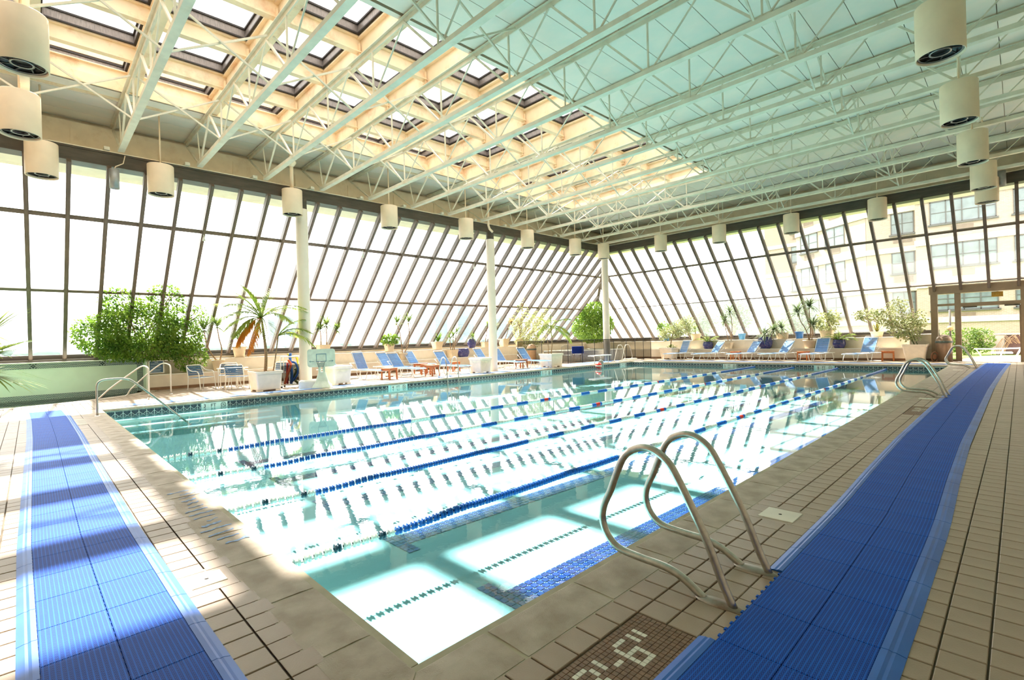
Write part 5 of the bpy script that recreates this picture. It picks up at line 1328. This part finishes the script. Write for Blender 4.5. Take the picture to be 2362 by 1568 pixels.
# notice board by the spa
t = empty('notice_board', (-20.585, 3.07, .79), PI / 2, label='blue notice board with lines of white text beside the spa', cat='sign')
b = MB(); b.bev(-.22, .22, -.012, .012, -.21, .22, .004); b.build('border', M_white, t)
b = MB(); b.box(-.185, .185, -.018, -.010, -.185, .195); b.build('panel', mat('slate_blue_board', (58, 92, 122), .4), t)
b = MB(); b.box(-.05, .05, -.021, -.018, .155, .175)
for i, (a, e) in enumerate(((-.16, .13), (-.16, .15), (-.16, .12), (-.16, .15), (-.16, .10), (-.16, .14), (-.16, .15), (-.16, .08), (-.16, .15), (-.16, .13), (-.16, .09), (-.16, .12))):
    if i in (3, 7): continue
    b.box(a, e, -.021, -.018, .13 - .026 * i, .14 - .026 * i)
b.build('text_lines', mat('pale_print', (178, 196, 206), .5), t)
# small lights hung on the purlin
for k, (yy) in enumerate((3.95, 9.3, 14.9, 20.3)):
    t = empty('spot_lamp', (xz(P1) + .12, yy, P1 - .1), label='tiny white spot lamp clipped to the upper purlin, %s from the left' % ORD[k], cat='lamp', group='tiny spot lamps on the left purlin')
    b = MB(); b.tube([(0, 0, .08), (0, 0, -.08)], .012, 6); b.build('stem', M_white, t); b = MB(); b.lathe([(.02, -.08), (.05, -.2), (.0, -.2)], n=12); b.build('shade', M_white, t)
# ---------------------------------------------------------------- corner enclosure
M_mesh = glassy('black_safety_mesh', (.40, .39, .36), .1)
fpts = [(-20.3, 20.2), (-18.7, 20.5), (-17.15, 20.9), (-16.95, 21.9), (-16.7, 22.7), (-16.35, 23.1), (-16.1, 23.7), (-15.85, 24.6), (-15.72, 25.3), (-15.65, 26.1), (-15.62, 26.9)]
t = empty('mesh_fence', (-16.5, 23, 0), label='black see through mesh safety fence around the corner spa', cat='fence'); fo = (16.5, -23, 0)
for i, (x, y) in enumerate(fpts): b = MB(); b.tube([(x, y, 0), (x, y, 1.27)], .016, 7); b.build('post', M_black, t, fo)
for (a, c) in zip(fpts[:-1], fpts[1:]):
    b = MB(); b.add([(*a, .04), (*c, .04), (*c, 1.25), (*a, 1.25)], [(0, 1, 2, 3)]); b.build('mesh_panel', M_mesh, t, fo)
    b = MB(); b.bar((*a, 1.25), (*c, 1.25), .012, .03); b.bar((*a, .05), (*c, .05), .012, .03); b.build('binding', M_black, t, fo)
t = empty('corner_spa', (-18.6, 24.6, 0), label='white walled whirlpool tub behind the mesh fence in the corner', cat='whirlpool')
b = MB(); P = [(-1.75, -2.1), (-.3, -2.3), (.95, -1.7), (1.7, -.5), (1.75, .9), (1.1, 2.2), (-1.75, 2.3)]
b.add([(x, y, 0) for x, y in P] + [(x, y, .60) for x, y in P] + [(x * .82, y * .82, .60) for x, y in P] + [(x * .82, y * .82, .35) for x, y in P],
      [(i, (i + 1) % 7, (i + 1) % 7 + 7, i + 7) for i in range(7)] + [(i + 7, (i + 1) % 7 + 7, (i + 1) % 7 + 14, i + 14) for i in range(7)] + [(i + 14, (i + 1) % 7 + 14, (i + 1) % 7 + 21, i + 21) for i in range(7)] + [tuple(range(21, 28))])
b.build('wall', mat('white_gelcoat', (250, 248, 240), .4), t)
b = MB(); b.tube([(x * 1.0, y * 1.0, .61) for x, y in P], .035, 6, closed=True); b.build('rim', M_white, t)
# handrail with loops at corner
M_pale = mat('pale_steel_tube', (226, 218, 204), .3, .6)
t = empty('spa_hoop_rail', (-15.75, 23.4, 0), label='pale looped handrail on the deck at the far left pool corner', cat='handrail')
for s in (0, .75):
    b = MB(); b.tube(smooth_path([(.05, -.3 + s, 0), (0, -.05 + s, .4), (-.05, .25 + s, .85), (-.06, .4 + s, .9), (-.06, .65 + s, .88), (-.05, .8 + s, .6), (-.02, .9 + s, .2), (0, .7 + s, .08), (.05, .2 + s, .04), (.05, .0 + s, 0)], 4), .022, 8); b.build('hoop', M_pale, t)
b = MB(); b.box(-.12, .25, -.3, 1.7, 0, .04); b.box(-.12, .15, .9, 1.9, .04, .12); b.build('low_kerb', M_white, t)
# white bench frame, lift post, ball
t = empty('transfer_bench', (-15.55, 21.0, 0), label='low white bench frame at the far end of the left deck', cat='bench')
b = MB(); b.bev(-.2, .25, -.2, 1.3, .40, .44, .01); b.build('seat', M_white, t)
for y in (-.1, .45):
    b = MB(); b.tube(smooth_path([(.15, y, 0), (.15, y, .3), (.1, y, .39), (-.05, y, .4)], 3), .016, 7); b.build('leg', M_frame, t)
b = MB(); b.tube([(.1, 1.2, .0), (.1, 1.2, .42)], .016, 7); b.build('leg', M_frame, t)
t = empty('water_slide_post', (-15.0, 20.9, 0), label='grey rounded rubber post at the pool edge beside the red float', cat='post'); b = MB(); b.lathe([(.13, -.25), (.13, .12), (.10, .2), (0, .24)], n=18); b.build('body', mat('grey_rubber', (140, 156, 150), .5), t); b = MB(); b.lathe([(.14, -.02), (.145, .0), (.14, .02)], n=18); b.build('band', M_steel, t)
t = empty('red_float_ball', (-14.9, 20.55, -.05), label='red and white float ball bobbing at the left pool edge', cat='float'); b = MB(); b.lathe([(.16 * math.sin(PI * k / 12), -.16 * math.cos(PI * k / 12)) for k in range(13)], n=20); b.build('shell', M_fr, t); b = MB(); b.lathe([(.161, -.03), (.1635, .0), (.161, .02)], n=20); b.build('white_band', M_fw, t)
# blue rope bin chair & white stack chair inside the fence
t = empty('blue_towel_chair', (-17.6, 22.3, 0), math.radians(46), label='metal chair draped with a bright blue towel behind the fence', cat='chair')
for s in (-1, 1): b = MB(); b.tube(smooth_path([(s * .2, .1, 0), (s * .16, 0, .3), (s * .22, -.05, .5), (s * .22, -.08, .82)], 3), .014, 7); b.build('leg', M_steel, t); b = MB(); b.tube([(s * .2, .35, 0), (s * .2, .3, .45), (s * .2, -.05, .45)], .014, 7); b.build('leg', M_steel, t)
b = MB(); b.bev(-.22, .22, -.1, .3, .42, .45, .01); b.build('seat', M_white, t)
b = MB(); b.bev(-.33, .33, -.16, -.05, .50, .90, .02); b.build('towel', mat('bright_blue_cloth', (40, 84, 220), .8), t)
t = empty('white_metal_chair', (-17.5, 21.2, 0), math.radians(30), label='white barred metal armchair next to the pale palm tub', cat='chair')
for s in (-1, 1): b = MB(); b.tube(smooth_path([(s * .24, -.25, 0), (s * .24, -.2, .5), (s * .24, -.22, .85), (s * .18, -.23, .95), (0, -.23, .98)], 3), .013, 7); b.build('leg', M_frame, t); b = MB(); b.tube([(s * .25, .25, 0), (s * .25, .22, .62), (s * .25, -.2, .66)], .013, 7); b.build('leg', M_frame, t)
b = MB()
for i in range(6): b.bar((-.17 + .068 * i, -.21, .45), (-.17 + .068 * i, -.23, .94), .012)
b.build('back_bars', M_frame, t); b = MB(); b.bev(-.24, .24, -.22, .24, .42, .45, .01); b.build('seat', M_white, t)
# trash cans
def trash(loc, lab, m_, rz=0.0, open_dark=True):
    t = empty('trash_can', loc, rz, lab, 'trash can'); b = MB(); b.lathe([(.26, 0), (.26, .72), (.27, .74), (.265, .78)], n=26, capb=True); b.build('body', m_, t)
    b = MB(); b.lathe([(.272, .76), (.285, .78), (.285, .83), (.272, .85)], n=26); b.build('rim_band', mat('grey_green_band', (84, 96, 88), .5), t)
    b = MB(); b.lathe([(.27, .85), (.26, .92), (.21, 1.02), (.12, 1.09), (0, 1.11)], n=26); b.build('dome_lid', m_, t)
    b = MB(); b.lathe([(0, 0), (.10, 0)], n=18); b.v = [(v[0], -.243 + .04, v[1] + .95) for v in b.v]; b.build('flap', mat('dark_opening', (80, 62, 48), .6), t)
trash((-2.2, 26.85, 0), 'bronze domed trash can in front of the side pane by the doors', mat('bronze_can', (150, 128, 108), .35, .5), .3)
trash((-19.3, 20.3, 0), 'tan domed trash can behind the last left lounger', mat('tan_can', (188, 152, 116), .5), .6)
b = MB(); b.tube([(.16 * math.cos(k * PI / 12), 0, .2 * math.sin(k * PI / 12)) for k in range(24)], .02, 7, closed=True)
t = empty('door_wreath', (-2.48, 26.6, .2), .9, label='small brown hoop leaning on the bronze trash can', cat='hoop'); b.build('hoop', mat('brown_rubber', (134, 88, 60), .6), t)
b = MB(); b.lathe([(0, 0), (.1, 0)], n=12); b.v = [(v[0], 0, v[1]) for v in b.v]; b.build('disc', mat('brown_rubber', (134, 88, 60)), t)
# ================================================================ DOORS AND EXTERIOR
YD = 27.2
d = empty('door_1', (-2.62, YD, 0), kind='structure', label='bronze framed glass door bay standing open at the far right'); do = (2.62, -YD, 0)
M_head = mat('taupe_header', (158, 136, 110), .6, var=.08)
b = MB(); b.box(-2.66, 3.4, YD - .12, YD + .35, 2.78, 3.10); b.build('header', M_head, d, do)
b = MB(); b.box(-2.7, 3.4, YD - .1, YD + .6, 3.10, 3.14); b.build('cap_flashing', M_white, d, do)
def fr(x0, x1, z0, z1, nm='frame_bar', y0=-.06, y1=.06): b = MB(); b.box(x0, x1, YD + y0, YD + y1, z0, z1); return b.build(nm, M_head, d, do)
fr(-2.62, -2.40, 0, 2.78, 'jamb', -.1, .1); fr(-1.87, -1.68, 0, 2.78, 'jamb'); fr(-2.40, -1.87, 2.28, 2.37); fr(-1.68, .02, 2.22, 2.37); fr(.02, .14, 0, 2.78, 'jamb'); fr(-2.40, -1.87, 0, .08); fr(1.8, 1.95, 0, 2.78, 'jamb'); fr(.14, 3.4, 2.22, 2.37)
for (x0, x1, z0, z1) in ((-2.40, -1.87, .08, 2.28), (-2.40, -1.87, 2.37, 2.78), (-1.68, .02, 2.37, 2.78), (.14, 1.8, .05, 2.22), (.14, 1.8, 2.37, 2.78)):
    b = MB(); b.add([(x0, YD, z0), (x1, YD, z0), (x1, YD, z1), (x0, YD, z1)], [(0, 1, 2, 3)]); b.build('pane', M_glass, d, do)
b = MB(); b.box(-1.62, -1.2, YD - .1, YD - .04, 2.17, 2.22); b.box(-.42, .0, YD - .1, YD - .04, 2.17, 2.22); b.tube([(-.4, YD - .09, 2.2), (-.25, YD - .3, 2.2), (-.1, YD - .1, 2.2)], .01, 5); b.build('door_closer', M_dark, d, do)
# open leaf swung outward
b = MB(); L = [(-.0, YD + .06), (-.0, YD + 1.0)]
b.box(-.02, .03, YD + .06, YD + .14, 0, 2.2); b.box(-.02, .03, YD + .92, YD + 1.0, 0, 2.2); b.box(-.02, .03, YD + .1, YD + .95, 0, .2); b.box(-.02, .03, YD + .1, YD + .95, 2.1, 2.2); b.build('open_leaf', M_head, d, do)
# added amber panel standing in for an EXIT sign mirrored in the transom
t = empty('mirrored_exit_sign', (-.62, YD + .25, 2.66), label='amber EXIT panel standing in for the sign mirrored in the transom over the doors', cat='sign')
b = MB(); b.bev(-.165, .165, -.015, .015, -.10, .10, .004); b.build('panel', mat('amber_panel', (226, 176, 70), .5), t)
text_obj('EXIT', .13, mat('pale_amber_letters', (246, 210, 110), .5), t, (0, -.017, 0), (PI / 2, 0, 0)); b = MB(); b.box(-.01, .01, -.01, .01, .1, .44); b.build('hanger', M_dark, t)
# patio, lawn, ground
b = MB(); b.box(-2.62, 12, 27.25, 60, -.2, -.01); o = b.build('floor_terrace', mat('bright_concrete', (200, 196, 188), .8)); o.name = 'trim_7'; tag(o, kind='structure', label='sunlit pale concrete terrace outside the doors')
b = MB(); b.box(-60, -2.62, 30.2, 70, -.25, -.06); b.add([(-2.62, 29.0, .0), (-2.0, 29.0, .0), (-1.0, 33.2, .0), (-2.62, 33.2, .0)], [(0, 1, 2, 3)]); b.box(-2.62, 12, 33.2, 70, -.2, .01); o = b.build('lawn', mat('sunlit_lawn', (120, 150, 56), .9, scale=30, var=.25)); tag(o, 'bright green grass strip outside behind the doors', 'grass', kind='stuff')
b = MB(); b.add([(-900, -600, -3.2), (-23.5, -600, -3.2), (-23.5, 900, -3.2), (-900, 900, -3.2)], [(0, 1, 2, 3)]); b.add([(-23.5, 46, -3.2), (700, 46, -3.2), (700, 900, -3.2), (-23.5, 900, -3.2)], [(0, 1, 2, 3)])
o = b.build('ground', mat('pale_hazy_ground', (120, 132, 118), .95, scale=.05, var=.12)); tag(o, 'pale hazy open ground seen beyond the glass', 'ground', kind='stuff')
# hazy treeline and skyline far beyond
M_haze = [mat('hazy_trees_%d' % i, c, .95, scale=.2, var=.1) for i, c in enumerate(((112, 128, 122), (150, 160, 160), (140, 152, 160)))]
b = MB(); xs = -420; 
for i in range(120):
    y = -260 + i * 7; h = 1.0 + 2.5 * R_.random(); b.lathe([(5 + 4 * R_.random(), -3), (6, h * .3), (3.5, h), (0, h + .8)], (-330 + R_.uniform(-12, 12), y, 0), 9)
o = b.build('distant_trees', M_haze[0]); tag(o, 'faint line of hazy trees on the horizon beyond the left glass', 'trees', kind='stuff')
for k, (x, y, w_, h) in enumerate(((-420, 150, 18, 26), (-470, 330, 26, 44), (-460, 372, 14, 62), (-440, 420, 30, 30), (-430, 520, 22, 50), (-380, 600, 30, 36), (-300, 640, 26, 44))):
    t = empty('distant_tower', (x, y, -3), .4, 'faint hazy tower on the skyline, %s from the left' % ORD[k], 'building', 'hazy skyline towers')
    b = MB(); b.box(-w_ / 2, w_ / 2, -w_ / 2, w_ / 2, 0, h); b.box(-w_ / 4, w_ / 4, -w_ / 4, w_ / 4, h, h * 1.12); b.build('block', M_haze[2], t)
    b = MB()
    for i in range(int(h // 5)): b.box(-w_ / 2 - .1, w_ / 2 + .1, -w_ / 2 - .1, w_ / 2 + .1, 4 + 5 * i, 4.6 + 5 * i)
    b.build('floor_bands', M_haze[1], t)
# trees outside the far glass
def tree(x, y, h, r, lab, mtl):
    t = empty('garden_tree', (x, y, -.2), label=lab, cat='tree', group='garden trees outside the far glass')
    b = MB(); b.tube([(0, 0, 0), (.1, 0, h * .4), (0, .1, h * .7)], .12, 7); b.build('trunk', M_trunk, t)
    b = MB(); crown(b, [((0, 0, h * .65), (r, r, h * .35)), ((r * .5, 0, h * .5), (r * .7, r * .7, h * .25))], 2200, .2, .08, .2, .2); b.build('foliage', mtl, t, kind='stuff')
M_ht = mat('hazy_garden_leaf', (150, 164, 146), .8, scale=1, var=.15, trans=.3)  # distance haze is put into this pale leaf colour
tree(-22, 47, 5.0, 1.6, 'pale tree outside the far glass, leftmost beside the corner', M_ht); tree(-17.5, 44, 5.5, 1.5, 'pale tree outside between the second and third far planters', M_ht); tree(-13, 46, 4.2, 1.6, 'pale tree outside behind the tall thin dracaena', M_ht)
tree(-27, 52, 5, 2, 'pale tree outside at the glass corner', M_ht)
# hedge at the door, bush
bush('garden_bush', (-1.95, 33.2, 0), 'sunlit yellow green bush outside the open doors', [((.15, 0, .7), (.55, .5, .65)), ((.65, .1, .75), (.45, .45, .6)), ((-.5, .2, .7), (.4, .4, .6))], 2200, mat('sunlit_bush_leaf', (130, 150, 62), .5, scale=4, col2=(66, 96, 34), trans=.3), .10, .04)
b = MB()
for i in range(13):
    a = R_.uniform(-.2, 1.3); x0 = R_.uniform(.35, .9); b.tube(smooth_path([(x0, 0, 0), (x0 + .25, .05, .6), (x0 + .3 + .2 * a, .1, .75 + .2 * a), (x0 + .5 + .2 * a, 0, .55)], 2), .008, 4)
t = empty('bare_twigs', (-1.5, 33.3, 0), label='bare brown arching twigs at the right of the garden bush', cat='twigs'); b.build('twig_mass', M_trunk, t, kind='stuff')
# white patio lounger outside & AC unit
t = empty('patio_lounger', (-.75, 31.2, 0), .05, 'white adjustable lounger on the terrace outside the doors', 'sun lounger')
b = MB(); b.tube(smooth_path([(-.75, 0, .36), (.0, 0, .36), (.95, 0, .40)], 3), .02, 7); b.tube(smooth_path([(-.75, .55, .36), (.0, .55, .36), (.95, .55, .40)], 3), .02, 7); b.tube([(-.75, 0, .36), (-.75, .55, .36)], .02, 7); b.tube([(.95, 0, .4), (.95, .55, .4)], .02, 7); b.build('frame', M_frame, t)
b = MB(); b.bev(-.2, .5, .02, .53, .15, .22, .02); b.build('sling', M_white, t)
for x, e in ((-.7, .18), (.75, -.15), (.2, -.1)):
    for y in (0, .55): b = MB(); b.tube([(x, y, .36), (x + e, y, 0)], .018, 7); b.build('leg', M_frame, t)
t = empty('air_conditioner', (-.25, 33.9, 0), .0, 'brown louvred air conditioning unit outside by the wall', 'air conditioner')
b = MB(); b.bev(-.62, -.3, -.35, .35, 0, .98, .02); b.build('side_box', mat('pale_grey_metal', (206, 196, 188), .4), t)
b = MB(); b.bev(-.28, .95, -.38, .38, 0, .95, .03); b.build('cabinet', mat('dark_brown_grille', (96, 66, 60), .6, scale=40, var=.4), t)
b = MB()
for i in range(14): b.box(-.26, .93, -.40, -.38, .08 + .06 * i, .10 + .06 * i)
b.build('louvres', mat('brown_louvre', (128, 96, 88), .5), t); b = MB(); b.bev(-.64, .97, -.40, .40, .98, 1.02, .01); b.build('top_plate', mat('pale_grey_metal', (206, 196, 188)), t)
# street post outside
t = empty('terrace_post', (-2.25, 30.2, 0), label='dark post with round tan plate outside the side pane', cat='post'); b = MB(); b.tube([(0, 0, 0), (0, 0, 2.2)], .04, 8); b.build('pole', M_dark, t); b = MB(); b.lathe([(0, -.01), (.12, -.01), (.12, .01), (0, .01)], n=18); b.v = [(v[0], v[2] - .05, v[1] + 1.35) for v in b.v]; b.build('disc', mat('tan_plate', (206, 180, 130), .5), t)
# apartment building
m, n, l = node_mat('beige_brick'); b_ = n['Principled BSDF']; b_.inputs['Roughness'].default_value = .85
tc = n.new('ShaderNodeTexCoord'); bk = n.new('ShaderNodeTexBrick'); mp = n.new('ShaderNodeMapping'); l.new(tc.outputs['Object'], mp.inputs['Vector']); mp.inputs['Rotation'].default_value = (PI / 2, 0, 0); l.new(mp.outputs[0], bk.inputs['Vector']); bk.inputs['Scale'].default_value = 1.0; bk.inputs['Brick Width'].default_value = .22; bk.inputs['Row Height'].default_value = .075; bk.inputs['Mortar Size'].default_value = .008
bk.inputs['Color1'].default_value = (*lin((152, 135, 122)), 1); bk.inputs['Color2'].default_value = (*lin((142, 124, 110)), 1); bk.inputs['Mortar'].default_value = (*lin((164, 154, 144)), 1); l.new(bk.outputs['Color'], b_.inputs['Base Color'])
M_brick = m
M_band = mat('pale_stone_band', (190, 182, 164), .8); M_winf = mat('grey_window_frame', (74, 74, 72), .5); M_winp = mat('window_pane_grey', (112, 124, 126), .12, spec=.5, scale=1.5, col2=(92, 102, 104)); M_grille = mat('brown_grille', (120, 102, 88), .7)
def wing(loc, rz, Lw, H, wins, lab, depth=6.0):
    """facade in local xz plane facing -y; wins: (x centre, z bottom, w, h)"""
    t = empty('apartment_wing', loc, rz, lab, 'building', 'apartment wings beyond the far glass')
    b = MB(); b.box(0, Lw, 0, depth, -.5, H); b.build('brick_wall', M_brick, t)
    for z in [1.72] + [4.12 + 2.9 * i for i in range(int((H - 3) / 2.9))]:
        b = MB(); b.box(-.06, Lw + .06, -.10, 0, z, z + .38); b.build('stone_band', M_band, t)
    wm = {}
    for (x, z, w_, h_) in wins:
        key = (w_, h_)
        if key not in wm:
            b = MB(); e = .06
            b.box(-w_ / 2, w_ / 2, -.05, .02, 0, e); b.box(-w_ / 2, w_ / 2, -.05, .02, h_ - e, h_); b.box(-w_ / 2 - .1, w_ / 2 + .1, -.16, .0, -.1, 0)
            k = max(1, int(round(w_ / .8)))
            for i in range(k + 1): xx = -w_ / 2 + (w_ - e) * i / k; b.box(xx, xx + e, -.05, .02, 0, h_)
            b.box(-w_ / 2, w_ / 2, -.045, .02, h_ * .48, h_ * .48 + .05)
            me = bpy.data.meshes.new('window'); me.from_pydata(b.v, [], b.f); me.materials.append(M_winf)
            b = MB(); b.add([(-w_ / 2, -.02, 0), (w_ / 2, -.02, 0), (w_ / 2, -.02, h_), (-w_ / 2, -.02, h_)], [(0, 1, 2, 3)]); mp_ = bpy.data.meshes.new('pane'); mp_.from_pydata(b.v, [], b.f); mp_.materials.append(M_winp)
            b = MB(); b.box(-.55, .55, -.03, .0, -.62, -.22); mg = bpy.data.meshes.new('grille'); mg.from_pydata(b.v, [], b.f); mg.materials.append(M_grille)
            wm[key] = (me, mp_, mg)
        o = link('window', wm[key][0], t, (x, 0, z)); link('pane', wm[key][1], o)
        link('vent_grille', wm[key][2], t, (x, 0, z))
    return t
Z0 = 2.54; FH = 2.9
wing((-4.95, 44, 0), 0, 18, 17, [(x, Z0 + FH * i, w_, 1.54) for i in range(5) for (x, w_) in ((2.4, 3.25), (6.4, 3.25), (10.5, 3.25), (14.6, 3.25))], 'beige brick apartment wing directly behind the doors')
wing((-8.13, 46.05, 0), 0, 3.15, 17, [(2.2, Z0 + FH * i, 1.35, 1.54) for i in range(5)], 'narrow recessed apartment bay left of the main wing', 5)
wing((-14.1, 50.2, 0), math.radians(-35), 7.25, 17, [(x, Z0 + FH * i, 2.0, 1.54) for i in range(5) for x in (1.5, 4.3)], 'angled sunlit apartment wing seen through the far glass middle', 4)
wing((-18.6, 55.5, 0), math.radians(-8), 4.6, 18, [(3.4, Z0 + FH * i, 1.5, 1.54) for i in range(5)], 'shaded farthest apartment wing at the left end of the block', 4)
